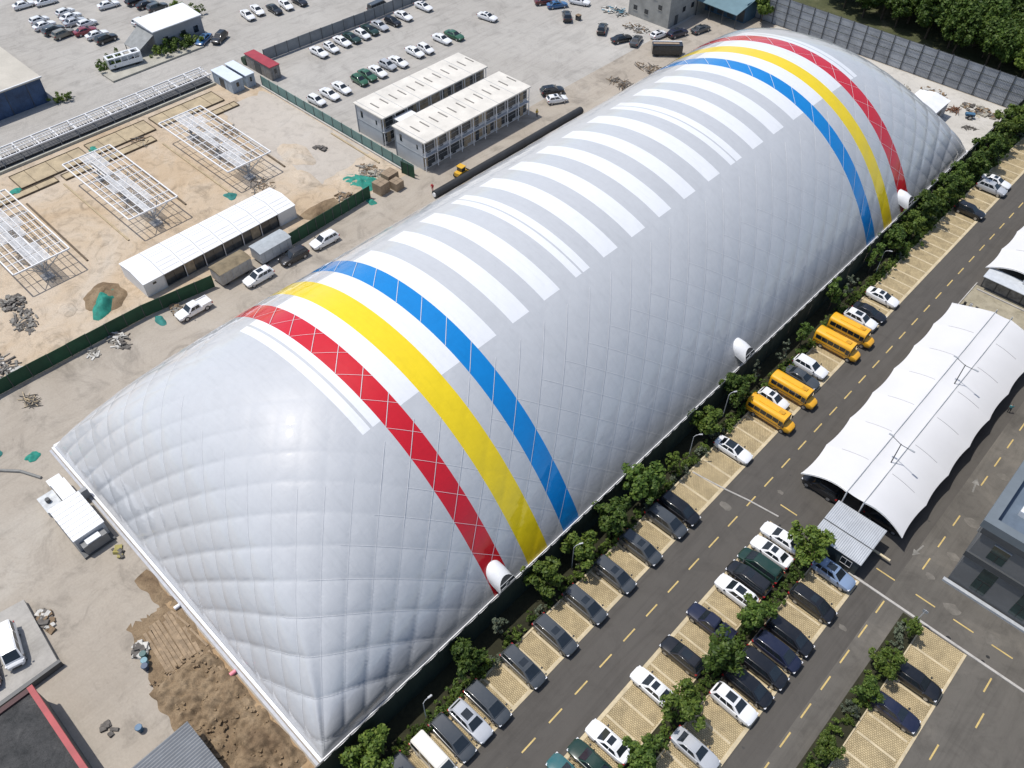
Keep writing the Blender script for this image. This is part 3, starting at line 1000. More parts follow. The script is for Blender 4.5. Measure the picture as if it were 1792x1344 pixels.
b = thing('blue_sided_building', 'flat beige roofed building with dark blue tarpaulin side at left edge', 'building', (-162, 22, 0))
MB().box(-14.4, 14.2, -20, 20.4, 0, 5.2).build('wall', pm('blue_tarp_wall', (.035, .075, .16), .6, .5, .35, fine=.3), b)
MB().box(-14.7, 14.5, -20.3, 20.7, 5.21, 5.45).build('roof', pm('beige_roof', (.47, .44, .38), .8, .12, .2, fine=.08), b)
MB().box(14.35, 14.62, -20.4, 20.8, 5.46, 5.62).build('roof_edge', white_paint, b)
for k in range(9):
    MB().box(14.2, 14.28, -18 + k * 4.4, -17.9 + k * 4.4, 0, 5.1).build('batten', steel_dark, b)

# concrete house and blue shed at the top
h = thing('concrete_house', 'grey concrete house with small windows at the top of the photo', 'house', (-79.5, 168.6, 0))
cw = pm('raw_concrete_wall', (.33, .33, .31), .85, .25, .35, fine=.15)
MB().box(-6.5, 5.4, -9, 10, 0, 8.5).build('wall', cw, h)
MB().box(-6.8, 5.7, -9.3, 10.3, 8.5, 8.8).build('roof', cream_roof, h)
for x, z in ((-4.5, 1.6), (-1.2, 1.5), (2.6, 3.6), (-3.2, 5.2), (1.0, 5.6)):
    wdw = MB().box(x - .55, x + .55, -9.03, -9.0, z, z + 1.1).build('window', glass, h)
    MB().box(x - .65, x + .65, -9.1, -9.0, z - .12, z - .02).build('sill', cw, wdw)
MB().box(5.4, 5.44, -6.5, -5.2, 0, 2.3).build('door', steel_dark, h)
for y, z in ((-3, 2.2), (0.5, 2.2), (-4, 5.4), (0, 5.4)):
    MB().box(5.4, 5.43, y - .6, y + .6, z, z + 1.2).build('window', glass, h)
h2 = thing('blue_shed', 'open blue shed with drooping teal roof beside the concrete house', 'shed', (-67.8, 176.5, 0))
bl = pm('blue_steel', (.05, .11, .17), .55, .25, .5)
MB().add([(-6, -6.4, 3.6), (5.5, -6.6, 3.4), (5.5, 6, 5.4), (-6, 6, 5.6), (-6, -6.4, 3.72), (5.5, -6.6, 3.52), (5.5, 6, 5.52), (-6, 6, 5.72)],
         [(3, 2, 1, 0), (4, 5, 6, 7), (0, 1, 5, 4), (1, 2, 6, 5), (2, 3, 7, 6), (3, 0, 4, 7)]).build('roof', pm('teal_roof', (.13, .21, .24), .5, .15, .4), h2)
MB().box(-6, 5.3, -2.0, -1.9, 0, 4.0).build('wall', bl, h2)
MB().box(5.2, 5.3, -1.9, 6, 0, 4.6).build('wall', bl, h2)
for k in range(4):
    MB().box(-5.9 + k * 3.7, -5.75 + k * 3.7, -6.2, -6.05, 0, 3.55).build('post', steel_dark, h2)
    MB().box(-5.2 + k * 2.8, -3.4 + k * 2.8, -2.04, -2.0, .3, 3.0).build('bay_door', steel_dark, h2)

# ------------------------------------------------------------------ vehicles
def loft_hull(st):
    mb = MB()
    prof = lambda w, zb, zt: [(0, zb), (.82 * w, zb), (.97 * w, zb + .12), (w, zb + (zt - zb) * .45), (.985 * w, zb + (zt - zb) * .72), (.93 * w, zt - .03), (.78 * w, zt), (.35 * w, zt + .018), (0, zt + .022)]
    n = None
    for x, w, zb, zt in st:
        h_ = prof(w, zb, zt)
        ring = h_ + [(-a, b) for a, b in h_[-2:0:-1]]
        n = len(ring)
        mb.v += [(x, a, b) for a, b in ring]
    for s_ in range(len(st) - 1):
        for k in range(n):
            mb.f.append((s_ * n + k, (s_ + 1) * n + k, (s_ + 1) * n + (k + 1) % n, s_ * n + (k + 1) % n))
    mb.f.append(tuple(range(n)))
    mb.f.append(tuple(range((len(st) - 1) * n + n - 1, (len(st) - 1) * n - 1, -1)))
    return mb

SPEC = {
 'sedan': dict(st=[(-2.36, .66, .45, .86), (-2.25, .80, .32, .97), (-1.7, .90, .24, 1.0), (-.9, .915, .22, .97), (.8, .915, .22, .96), (1.3, .91, .23, .93), (1.85, .88, .25, .84), (2.2, .77, .3, .74), (2.36, .58, .42, .64)],
   gh=(-1.80, 1.02, .79, -1.08, .18, .58, .94, 1.44), wheels=(1.42, -1.38, .78, .33), sun=(-.55, .05)),
 'hatchback': dict(st=[(-1.98, .68, .45, .92), (-1.88, .81, .32, 1.0), (-1.4, .87, .24, 1.02), (-.6, .88, .22, .99), (.7, .88, .22, .97), (1.15, .87, .23, .94), (1.6, .84, .25, .86), (1.92, .72, .3, .74), (2.04, .55, .42, .64)],
   gh=(-1.90, .98, .77, -1.5, .15, .58, .96, 1.5), wheels=(1.25, -1.25, .75, .31), sun=(-.6, -.05)),
 'suv': dict(st=[(-2.3, .74, .5, 1.0), (-2.2, .86, .36, 1.08), (-1.6, .93, .28, 1.11), (-.8, .94, .26, 1.08), (.8, .94, .26, 1.07), (1.25, .93, .27, 1.05), (1.8, .90, .3, .98), (2.18, .80, .36, .88), (2.32, .64, .46, .76)],
   gh=(-2.18, 1.05, .82, -1.78, .22, .64, 1.06, 1.68), wheels=(1.42, -1.38, .80, .37), sun=(-.9, .05)),
 'minivan': dict(st=[(-2.48, .78, .45, 1.05), (-2.4, .90, .34, 1.1), (-1.6, .95, .26, 1.12), (-.8, .955, .25, 1.1), (.9, .955, .25, 1.08), (1.55, .94, .26, 1.02), (2.05, .90, .3, .92), (2.36, .80, .36, .80), (2.48, .62, .46, .68)],
   gh=(-2.42, 1.62, .84, -2.12, .62, .68, 1.08, 1.78), wheels=(1.6, -1.45, .82, .35), sun=(-.35, .3)),
 'van': dict(st=[(-2.45, .80, .45, 1.1), (-2.4, .88, .34, 1.15), (-1.4, .90, .28, 1.15), (0, .90, .28, 1.15), (1.4, .90, .28, 1.14), (1.9, .89, .28, 1.1), (2.25, .86, .32, 1.0), (2.45, .74, .4, .86)],
   gh=(-2.42, 2.12, .84, -2.3, 1.35, .74, 1.12, 2.02), wheels=(1.75, -1.35, .78, .33), sun=None),
 'pickup': dict(st=[(-2.6, .84, .5, 1.02), (-2.55, .90, .42, 1.05), (-1.8, .93, .36, 1.06), (-.6, .93, .34, 1.06), (.8, .93, .34, 1.06), (1.4, .92, .34, 1.03), (2.05, .89, .36, .98), (2.45, .82, .4, .9), (2.58, .7, .5, .8)],
   gh=(-.95, 1.15, .83, -.72, .45, .66, 1.05, 1.72), wheels=(1.6, -1.6, .82, .4), sun=None),
}

def patch(a, b, c, d, u0, u1, v0, v1, off=.014, nu=1, nv=1):
    """a-b bottom, d-c top corners of a face; returns an inset quad lifted off the face"""
    a, b, c, d = map(Vector, (a, b, c, d))
    n = (b - a).cross(d - a).normalized()
    def P(u, v): return (a * (1 - u) + b * u) * (1 - v) + (d * (1 - u) + c * u) * v + n * off
    return P(u0, v0), P(u1, v0), P(u1, v1), P(u0, v1)

CARS = {}
def car_parts(kind):
    sp = SPEC[kind]
    xr, xf, w0, xr1, xf1, w1, z0, z1 = sp['gh']
    hull = loft_hull(sp['st'])
    gh = MB()
    B = [(xr, -w0, z0), (xf, -w0, z0), (xf, w0, z0), (xr, w0, z0)]
    T_ = [(xr1, -w1, z1 - .03), (xf1, -w1, z1 - .03), (xf1, w1, z1 - .03), (xr1, w1, z1 - .03)]
    # crowned roof
    xm = (xr1 + xf1) / 2
    gh.add(B + T_, [(0, 3, 2, 1), (0, 1, 5, 4), (1, 2, 6, 5), (2, 3, 7, 6), (3, 0, 4, 7), (4, 5, 6, 7)])
    me = gh.mesh('gh')
    bm = bmesh.new(); bm.from_mesh(me)
    bm.edges.ensure_lookup_table()
    sel = [e for e in bm.edges if max(v.co.z for v in e.verts) > z0 + .1]
    bmesh.ops.bevel(bm, geom=sel, offset=.085, segments=3, affect='EDGES', clamp_overlap=True)
    bm.verts.ensure_lookup_table()
    hull.add([v.co.copy() for v in bm.verts], [[v.index for v in f_.verts] for f_ in bm.faces])
    bm.free()
    if kind == 'pickup':
        # bed walls around a sunk floor
        hull.box(-2.5, -1.05, -.88, -.78, 1.05, 1.2).box(-2.5, -1.05, .78, .88, 1.05, 1.2).box(-2.58, -2.5, -.88, .88, 1.05, 1.2)
    body = hull.mesh('body_' + kind, white_paint, True, 38)
    parts = [('body', body, None)]
    ws = MB().quad(*patch(B[1], B[2], T_[2], T_[1], .07, .93, .08, .90))
    parts.append(('windshield', ws.mesh('ws_' + kind, glass), None))
    rw = MB().quad(*patch(B[3], B[0], T_[0], T_[3], .10, .90, .18 if kind != 'sedan' else .08, .88))
    parts.append(('rear_window', rw.mesh('rw_' + kind, glass), None))
    splits = {'sedan': [(.13, .47), (.51, .84)], 'hatchback': [(.10, .45), (.49, .83)], 'suv': [(.07, .28), (.31, .56), (.59, .86)], 'minivan': [(.05, .33), (.36, .60), (.63, .86)],
              'van': [(.04, .32), (.36, .63), (.67, .92)], 'pickup': [(.10, .47), (.51, .84)]}[kind]
    for (u0, u1) in splits:
        parts.append(('side_window', MB().quad(*patch(B[0], B[1], T_[1], T_[0], u0, u1, .12, .84)).mesh('sw_' + kind, glass), None))
        parts.append(('side_window', MB().quad(*patch(B[2], B[3], T_[3], T_[2], 1 - u1, 1 - u0, .12, .84)).mesh('sw_' + kind, glass), None))
    if sp['sun']:
        a, b_ = sp['sun']
        parts.append(('sunroof', MB().quad((a, -.42, z1 - .018), (b_, -.42, z1 - .018), (b_, .42, z1 - .018), (a, .42, z1 - .018)).mesh('sr_' + kind, glass), 'sun'))
    xN, wN = sp['st'][-2][0], sp['st'][-2][1]
    xT, wT = sp['st'][1][0], sp['st'][1][1]
    zN, zT = sp['st'][-2][3], sp['st'][1][3]
    for s_ in (-1, 1):
        hl = MB().box(xN - .12, xN + .06, s_ * wN - .20 * (s_ > 0) - .02 * (s_ < 0), s_ * wN + .20 * (s_ < 0) + .02 * (s_ > 0), zN - .14, zN - .02).mesh('hl', lamp_clear)
        parts.append(('headlight', hl, None))
        tl = MB().box(xT - .10, xT + .10, s_ * wT - .16 * (s_ > 0) - .015 * (s_ < 0), s_ * wT + .16 * (s_ < 0) + .015 * (s_ > 0), zT - .26, zT - .09).mesh('tl', lamp_red)
        parts.append(('tail_light', tl, None))
        mr = MB().box(xf - .22, xf - .05, s_ * (w0 + .19) - .10, s_ * (w0 + .19) + .10, z0 + .02, z0 + .16).mesh('mirror', black_plastic)
        parts.append(('mirror', bevel_mesh(mr, .03, 1), None))
    nn = MB().box(sp['st'][-1][0] - .10, sp['st'][-1][0] + .015, -.45, .45, .38, .58).mesh('grille', black_plastic)
    parts.append(('radiator_grille', nn, None))
    xa, xb, yw, r = sp['wheels']
    tm = MB().tube((0, -.11, 0), (0, .11, 0), r, r, 16).mesh('tyre', tyre, True, 50)
    rm = MB().tube((0, -.125, 0), (0, .125, 0), r * .62, r * .62, 10).mesh('rim', rim)
    return parts, tm, rm, [(x, s_ * yw, r) for x in (xa, xb) for s_ in (-1, 1)]

PAINT = {
 'white': paint('paint_white', (.76, .77, .78)), 'cream white': paint('paint_cream', (.72, .70, .64)), 'black': paint('paint_black', (.012, .013, .016), dust=.03),
 'dark blue': paint('paint_dark_blue', (.014, .018, .042), dust=.03), 'dark green': paint('paint_dark_green', (.010, .036, .026), dust=.05),
 'green': paint('paint_green', (.03, .11, .06), dust=.08), 'dark grey': paint('paint_dark_grey', (.058, .066, .074), dust=.06), 'silver': paint('paint_silver', (.42, .44, .47)),
 'blue silver': paint('paint_blue_silver', (.20, .28, .42)), 'red': paint('paint_red', (.22, .02, .035)), 'tan grey': paint('paint_tan', (.20, .185, .15)),
 'blue': paint('paint_blue', (.03, .12, .28)), 'teal': paint('paint_teal', (.03, .12, .13)), 'dark red': paint('paint_dark_red', (.10, .015, .015))}
NAMES = {'sedan': 'sedan', 'hatchback': 'hatchback', 'suv': 'sport_utility_car', 'minivan': 'minivan', 'van': 'van', 'pickup': 'pickup_truck'}
CATS = {'sedan': 'car', 'hatchback': 'car', 'suv': 'car', 'minivan': 'minivan', 'van': 'van', 'pickup': 'pickup'}
def car(kind, color, x, y, deg, label, group=None, z=0.0, sunroof=True, jit=1.2, s=1.12):
    if kind not in CARS:
        CARS[kind] = car_parts(kind)
    parts, tm, rm, wh = CARS[kind]
    root = thing(NAMES[kind], label, CATS[kind], (x, y, z), R(deg + random.uniform(-jit, jit)), group)
    root.scale = (s, s, s)
    for nm, me, flag in parts:
        if flag == 'sun' and not sunroof:
            continue
        inst(nm, me, root, mat=PAINT[color] if nm == 'body' else None)
    for p_ in wh:
        w_ = inst('wheel', tm, root, p_)
        inst('rim', rm, w_)
    return root

# stalls along the dark fence, nose to the road
G1 = 'vehicles parked along the dark fence'
R1 = [('minivan', 'dark grey', 8.1, 5.0, 'dark grey minivan cut by the bottom edge, next to a white van', 0),
      ('van', 'cream white', 8.3, 8.0, 'white van near the bottom edge with plain white roof', 0),
      ('minivan', 'dark grey', 8.3, 10.7, 'dark grey minivan between the white van and the silver car', 0),
      ('suv', 'silver', 8.4, 13.2, 'silver car with large sunroof among dark minivans by the fence', 1),
      ('minivan', 'dark grey', 8.4, 15.8, 'dark grey minivan right beside the silver car with sunroof', 0),
      ('minivan', 'dark grey', 8.4, 21.4, 'dark grey minivan alone in its stall, first one above the silver car’s group', 1),
      ('minivan', 'dark grey', 8.5, 26.6, 'dark grey minivan, second lone one above the silver car’s group', 1),
      ('minivan', 'dark grey', 8.5, 31.8, 'dark grey minivan, third lone one above the silver car’s group', 1),
      ('minivan', 'dark grey', 8.5, 37.2, 'dark grey minivan, fourth lone one, beside the dome’s yellow band foot', 1),
      ('minivan', 'dark grey', 8.5, 42.3, 'dark grey minivan, fifth lone one, below a pair of dark cars', 1),
      ('minivan', 'dark grey', 8.5, 47.6, 'dark grey minivan directly beside a longer black one', 0),
      ('minivan', 'black', 8.6, 50.2, 'black minivan next to empty stalls and the pipe across the road', 0)]
for i, (k_, c, x, y, lb, sr) in enumerate(R1):
    car(k_, c, x, y, 0, lb, G1, sunroof=bool(sr))
o = car('sedan', 'white', 8.2, 63.1, 0, 'white sedan with black glass roof below the first school bus', G1, sunroof=False)
inst('glass_roof', MB().quad((-1.0, -.54, 1.425), (.12, -.54, 1.425), (.12, .54, 1.425), (-1.0, .54, 1.425)).mesh('glass_roof', glass), o)
car('hatchback', 'white', 7.2, 74.7, 0, 'small white car tucked between two yellow school buses', G1)
car('sedan', 'dark grey', 8.0, 81.2, 0, 'dark car between a yellow bus and a white estate car', G1, sunroof=False)
car('suv', 'white', 7.8, 83.9, 0, 'white estate car standing between the two pairs of buses', G1, sunroof=False)
car('suv', 'white', 8.2, 98.3, 0, 'white car with sunroof beside the uppermost bus', G1)
car('sedan', 'black', 8.4, 100.9, 0, 'black coupe wedged next to a white car above the buses', G1, sunroof=False)
car('sedan', 'white', 8.2, 105.6, 0, 'white sedan with sunroof beside the long run of empty stalls', G1)
car('suv', 'black', 8.6, 137.7, 0, 'black car alone near the far end of the fence row', G1, sunroof=False)
car('suv', 'silver', 8.6, 147.3, 0, 'silver car at the far end of the fence row', G1, sunroof=False)
car('sedan', 'white', 8.3, 150.0, 0, 'white car farthest along the fence row, by the trees', G1)

# island, left row (nose to the first road)
G2 = 'vehicles in the left row of the island'
for k_, c, x, y, lb, sr in [
    ('sedan', 'teal', 19.6, 16.3, 'teal car cut off by the bottom edge of the photo', 0),
    ('sedan', 'dark green', 20.2, 18.9, 'dark green car at the bottom edge beside a white car', 0),
    ('sedan', 'white', 20.3, 21.7, 'white car with sunroof next to the dark green one', 1),
    ('sedan', 'white', 20.1, 29.5, 'white car with sunroof alone in the middle of the island row', 1),
    ('suv', 'black', 20.3, 34.6, 'black car, rounded roof, between a white and a dark blue car', 1),
    ('pickup', 'dark blue', 20.4, 40.0, 'dark blue pickup truck parked with empty stalls on both sides', 0),
    ('suv', 'white', 20.3, 45.4, 'white estate car beside black minivan in the island row', 1),
    ('minivan', 'black', 20.4, 47.9, 'black minivan with grey roof beside the white estate car', 1),
    ('minivan', 'dark green', 20.4, 50.4, 'very dark green minivan beside the white saloon with two roof windows', 0),
    ('sedan', 'white', 20.4, 53.0, 'white sedan with sunroof below the white hardtop car', 1),
    ('sedan', 'white', 20.2, 55.6, 'white car at the top corner of the island under a tree', 0)]:
    car(k_, c, x, y, 180, lb, G2, sunroof=bool(sr))
G3 = 'vehicles in the right row of the island'
for k_, c, x, y, lb, sr in [
    ('sedan', 'silver', 27.3, 27.2, 'silver sedan at the bottom of the island’s right row', 0),
    ('suv', 'white', 27.5, 34.0, 'white car with large dark sunroof beside four black vans', 1),
    ('minivan', 'black', 27.6, 36.7, 'black van next to the white car with sunroof', 0),
    ('minivan', 'black', 27.7, 39.6, 'black van, second above the white car with sunroof', 0),
    ('minivan', 'dark blue', 27.8, 42.3, 'blue-black van, third above the white car with sunroof', 0),
    ('minivan', 'black', 27.8, 44.9, 'black van, fourth and last of the tight group', 0),
    ('minivan', 'black', 27.6, 50.3, 'long black car alone with a pale sunroof panel', 1),
    ('suv', 'blue silver', 27.4, 55.5, 'blue-silver estate car beside the little guard house', 1)]:
    car(k_, c, x, y, 0, lb, G3, sunroof=bool(sr))
car('suv', 'black', 40.6, 49.9, 0, 'black car alone in the right-hand block near tan empty stalls', None, sunroof=False)
car('sedan', 'dark blue', 40.4, 45.2, 0, 'dark blue-black car by the hedge of the right-hand block', None, sunroof=False)
car('suv', 'black', 19.9, 66.0, 180, 'black car just showing at the near end under the white canopy', None, sunroof=False)
car('suv', 'dark grey', 20.0, 69.0, 180, 'dark grey car in the shade under the white canopy', None, sunroof=False)
car('sedan', 'black', 28.3, 67.0, 0, 'black car in the shade under the right half of the canopy', None, sunroof=False)

# car lot above the teal fence
GA = 'cars in the lot row beside the grey panel fence'
CA = ['white', 'white', 'white', 'dark green', 'white', 'dark green', 'silver', 'black', 'white']
for i, (y, c) in enumerate(zip((94.3, 97.5, 101.2, 103.9, 106.7, 109.4, 112.5, 116.0, 119.8), CA)):
    car(('sedan', 'hatchback', 'sedan')[i % 3], c, -123.4 + .4 * math.sin(i * 2), y, 0, '%s car, %s from the sandy end of the row along the grey panel fence' % (c, ORD[i]), GA, jit=4, sunroof=i % 4 == 1)
car('sedan', 'white', -123.9, 126.7, 0, 'white car standing apart past the end of the grey fence row', GA)
GB = 'cars in the lot row beside the prefab offices'
CB = ['white', 'white', 'white', 'green', 'green', 'white', 'silver', 'white', 'white', 'white', 'white', 'green']
for i, (y, c) in enumerate(zip((80.8, 84.3, 87.7, 92.5, 95.1, 97.7, 101.1, 103.7, 109.4, 112.1, 118.0, 121.3), CB)):
    car(('hatchback', 'sedan', 'sedan')[i % 3], c, -106.6 - .1 * i + .4 * math.sin(i * 3), y, 0, '%s car, %s from the teal fence in the row behind the prefab offices' % (c, ORD[i]), GB, jit=4, sunroof=False)
car('sedan', 'white', -108.5, 133.5, 8, 'single white car in the open concrete near the top edge')
car('suv', 'black', -73.6, 117.9, 62, 'black car beside a white one past the prefab office corner')
car('hatchback', 'white', -70.6, 116.0, 60, 'white car beside the black one past the prefab office corner')
car('suv', 'black', -84.5, 147.8, 120, 'black car in the open yard before the concrete house')
car('suv', 'black', -94.9, 147.0, 135, 'black boxy car alone near a small bin, top of the yard')
car('sedan', 'black', -78.0, 147.0, 70, 'black car next to a grey one near the junk heap')
car('sedan', 'dark grey', -75.0, 148.6, 112, 'dark grey car turned against the black one near the junk heap')
car('hatchback', 'white', -73.0, 154.6, 80, 'white car in front of the concrete house wall')
car('suv', 'dark blue', -70.2, 158.2, 75, 'dark blue car in front of the teal-roofed shed')
car('sedan', 'dark grey', -67.6, 163.8, 80, 'dark grey car at the mouth of the teal-roofed shed')
car('sedan', 'blue', -100.8, 150.2, 60, 'blue car at the top edge of the yard')
car('sedan', 'dark red', -104.4, 149.6, 60, 'dark red car at the top edge, beside the blue one')
car('sedan', 'white', -98.0, 155.4, 20, 'white car at the top edge by the blue awning junk')
GU = 'cars in the top left lot'
UL = [('sedan', 'white', -195.6, 59.2, 'white car at the top left corner, nearest the edge'), ('sedan', 'white', -193.4, 63.8, 'white car at the top left corner, second from the edge'),
      ('hatchback', 'white', -184.7, 57.9, 'white car at the left end of the crowded top left cluster'), ('sedan', 'white', -181.2, 57.5, 'white car next to a dark one at the cluster’s left end'),
      ('suv', 'dark grey', -177.2, 57.8, 'dark grey car in the top left cluster beside a tan one'), ('suv', 'tan grey', -173.7, 58.5, 'tan grey car in the top left cluster'),
      ('hatchback', 'white', -184.4, 64.3, 'white car at the back of the top left cluster'), ('sedan', 'white', -181.0, 64.0, 'white car in the back row of the cluster beside a silver one'),
      ('sedan', 'silver', -177.8, 63.4, 'silver car in the back row of the cluster'), ('hatchback', 'white', -174.8, 65.0, 'white car in the back row, just behind the red one'),
      ('sedan', 'red', -171.4, 62.8, 'red car in the top left cluster'), ('sedan', 'white', -167.7, 63.8, 'white car between the red and the black one'),
      ('suv', 'black', -164.2, 64.2, 'black car at the right end of the top left cluster'), ('sedan', 'white', -180.6, 73.6, 'white car alone left of the dark group at the top'),
      ('suv', 'black', -177.8, 79.4, 'black car at the top edge behind the white-roofed house, left of three'), ('sedan', 'black', -174.0, 80.2, 'black car at the top edge behind the white-roofed house, middle of three'),
      ('suv', 'dark grey', -170.6, 81.2, 'dark grey car at the top edge behind the white-roofed house, right of three'), ('hatchback', 'white', -166.6, 74.4, 'white car half hidden by the white-roofed house')]
for k_, c, x, y, lb in UL:
    car(k_, c, x, y, 90, lb, GU, jit=9, sunroof=False)
car('sedan', 'blue', -147.6, 79.6, -60, 'blue car in front of the shrubs by the white-roofed house')
car('suv', 'black', -145.6, 82.6, -60, 'black car beside the blue one by the white-roofed house')
for i, (c, x, y, dg, lb) in enumerate([('white', -151.0, 94.0, -8, 'white car, first of the group at the top centre-left'), ('white', -151.6, 97.2, -8, 'white car, second of the group at the top centre-left'),
       ('black', -149.0, 100.4, -6, 'black car in the group at the top centre-left'), ('white', -149.0, 103.8, -6, 'white car right of the black one at the top edge'), ('black', -148.4, 107.4, -4, 'black car last of the group at the top edge')]):
    car('sedan', c, x, y, dg, lb, 'cars at the top edge left of the grey fence', jit=4, sunroof=False)
car('van', 'dark grey', -131.5, 118.5, 92, 'dark van parked behind the grey panel fence')

# service road between dome and hoarding
car('pickup', 'white', -68.9, 27.9, -90, 'white pickup truck on the dusty road beside the green hoarding', jit=0)
car('suv', 'white', -68.0, 39.5, -90, 'white car with sunroof next to the brown canvas trailer', sunroof=True)
car('suv', 'black', -68.2, 46.7, -92, 'black car beside the grey box trailer', sunroof=False)
car('suv', 'white', -67.9, 52.9, -92, 'white car with dark roof bars beside the short green hoarding', sunroof=False)
car('van', 'white', -34.3, -16.6, -13, 'white van on the raised ledge at the left edge', jit=0, z=.8)
car('sedan', 'dark red', -33.6, -19.6, -13, 'dark car cut by the left edge below the white van', jit=0, z=.8)

# yellow school buses
bus_y = paint('bus_yellow', (.80, .40, .015), .4, .08)
bus_b = pm('bus_lower_orange', (.62, .27, .02), .45, .1)
def make_bus(x, y, label):
    b = thing('school_bus', label, 'bus', (x, y, 0), R(random.uniform(-1, 1)), 'yellow school buses')
    L0, L1, w, zb, zr = -3.55, 2.35, 1.04, .45, 2.72
    n = []
    prof = [(0, zb), (.95 * w, zb), (w, zb + .1), (w, 1.35), (.985 * w, 2.25), (.93 * w, 2.5), (.80 * w, 2.64), (.4 * w, zr), (0, zr + .02)]
    mb = MB()
    ring = prof + [(-a, c) for a, c in prof[-2:0:-1]]
    m_ = len(ring)
    for xx, sx, cut in ((L0, .94, .03), (L0 + .15, 1, 0), (L1 - .35, 1, 0), (L1, .97, .0)):
        mb.v += [(xx, a * sx, zb + (c - zb) * (1 - cut)) for a, c in ring]
    for s_ in range(3):
        for k in range(m_):
            mb.f.append((s_ * m_ + k, (s_ + 1) * m_ + k, (s_ + 1) * m_ + (k + 1) % m_, s_ * m_ + (k + 1) % m_))
    mb.f += [tuple(range(m_)), tuple(range(4 * m_ - 1, 3 * m_ - 1, -1))]
    mb.build('body', bus_y, b, True, 35)
    hd = loft_hull([(L1 - .05, .97, .45, 1.42), (L1 + .5, .95, .45, 1.36), (L1 + .95, .86, .48, 1.2), (L1 + 1.15, .66, .55, 1.0)])
    hd.build('bonnet', bus_y, b, True, 40)
    for s_ in (-1, 1):
        q = s_ * (w + .012)
        for k in range(5):
            a = L0 + .3 + k * .98
            MB().box(a, a + .9, min(q, s_ * w * .985), max(q, s_ * w * .985), 1.5, 2.2).build('side_window', glass, b)
        MB().box(L1 - .7, L1 - .12, min(q, s_ * w * .985), max(q, s_ * w * .985), 1.25, 2.15).build('cab_window', glass, b)
        st = MB().box(L0 + .1, L1 - .1, min(q, s_ * w * .99), max(q, s_ * w * .99), .98, 1.06).build('side_stripe', black_plastic, b)
        MB().box(L0 + .2, L1 - .8, min(q, s_ * w * .99), max(q, s_ * w * .99), .55, .62).build('side_stripe', black_plastic, b)
        mr = MB().box(L1 + .05, L1 + .2, s_ * (w + .2) - .09, s_ * (w + .2) + .09, 1.5, 1.95).build('mirror', black_plastic, b)
        MB().tube((L1 - .1, s_ * w, 1.9), (L1 + .12, s_ * (w + .2), 1.9), .025).build('mirror_arm', black_plastic, mr)
        MB().box(L1 + .92, L1 + 1.06, s_ * .62 - .14, s_ * .62 + .14, .82, 1.0).build('headlight', lamp_clear, b)
        MB().box(L0 - .02, L0 + .05, s_ * .8 - .1, s_ * .8 + .1, 1.0, 1.35).build('tail_light', lamp_red, b)
    MB().quad((L1 + .012, -.92, 1.48), (L1 + .012, .92, 1.48), (L1 + .006, .86, 2.3), (L1 + .006, -.86, 2.3)).build('windshield', glass, b)
    MB().box(L0 - .01, L0 + .02, -.75, .75, 1.55, 2.25).build('rear_window', glass, b)
    rr = MB().box(-2.2, 1.5, -.42, .42, zr - .06, zr + .10).build('roof_unit', bus_y, b)
    bevel_mesh(rr.data, .05, 2)
    MB().box(.95, 1.75, -.3, .3, zr + .101, zr + .13).build('roof_hatch', pm('bus_hatch', (.55, .28, .02), .5), b)
    MB().box(L0 - .08, L0, -.95, .95, .42, .6).build('bumper', black_plastic, b)
    MB().box(L1 + 1.02, L1 + 1.2, -.85, .85, .42, .6).build('bumper', black_plastic, b)
    tm = MB().tube((0, -.13, 0), (0, .13, 0), .42, .42, 16).mesh('bus_tyre', tyre, True, 50)
    rm = MB().tube((0, -.14, 0), (0, .14, 0), .23, .23, 10).mesh('bus_rim', rim)
    for xx in (-2.1, 2.35):
        for s_ in (-1, 1):
            w_ = inst('wheel', tm, b, (xx, s_ * .93, .42))
            inst('rim', rm, w_)
make_bus(8.7, 71.6, 'yellow school bus nearest the bottom, beside empty shaded stalls')
make_bus(8.7, 77.6, 'yellow school bus, second from the bottom, small white car on its near side')
make_bus(8.6, 90.3, 'yellow school bus, third from the bottom, empty stall before it')
make_bus(8.7, 94.4, 'yellow school bus farthest up the row, white car beyond it')

# box trailers by the hoarding
def trailer(label, x, y, L, wall, roof, hgt):
    t = thing('box_trailer', label, 'trailer', (x, y, 0), R(1.5))
    b_ = MB().box(-1.5, 1.5, -L / 2, L / 2, .55, hgt).build('box', wall, t)
    bevel_mesh(b_.data, .04, 1)
    rf = MB()
    n = 7
    for k in range(n + 1):
        a = -1.6 + 3.2 * k / n
        zz = hgt + .04 + .28 * math.cos(a / 1.6 * math.pi / 2)
        rf.v += [(a, -L / 2 - .1, zz), (a, L / 2 + .1, zz)]
    rf.f = [(2 * k, 2 * k + 2, 2 * k + 3, 2 * k + 1) for k in range(n)] + [tuple(2 * k for k in range(n, -1, -1)), tuple(2 * k + 1 for k in range(n + 1)), (0, 1, 2 * n + 1, 2 * n)]
    rf.build('roof', roof, t, True, 50)
    for k in range(4):
        y_ = -L / 2 + (k + .5) * L / 4
        MB().box(1.5, 1.55, y_ - .04, y_ + .04, .6, hgt - .05).build('rib', steel_grey, t)
    MB().box(-1.2, 1.2, -L / 2 + .2, L / 2 - .2, .35, .54).build('chassis', steel_dark, t)
    tm = MB().tube((-.12, 0, 0), (.12, 0, 0), .4, .4, 14).mesh('trailer_tyre', tyre, True, 50)
    for yy in (-L / 2 + 1.0, L / 2 - 1.2):
        for s_ in (-1, 1):
            inst('wheel', tm, t, (s_ * 1.2, yy, .4))
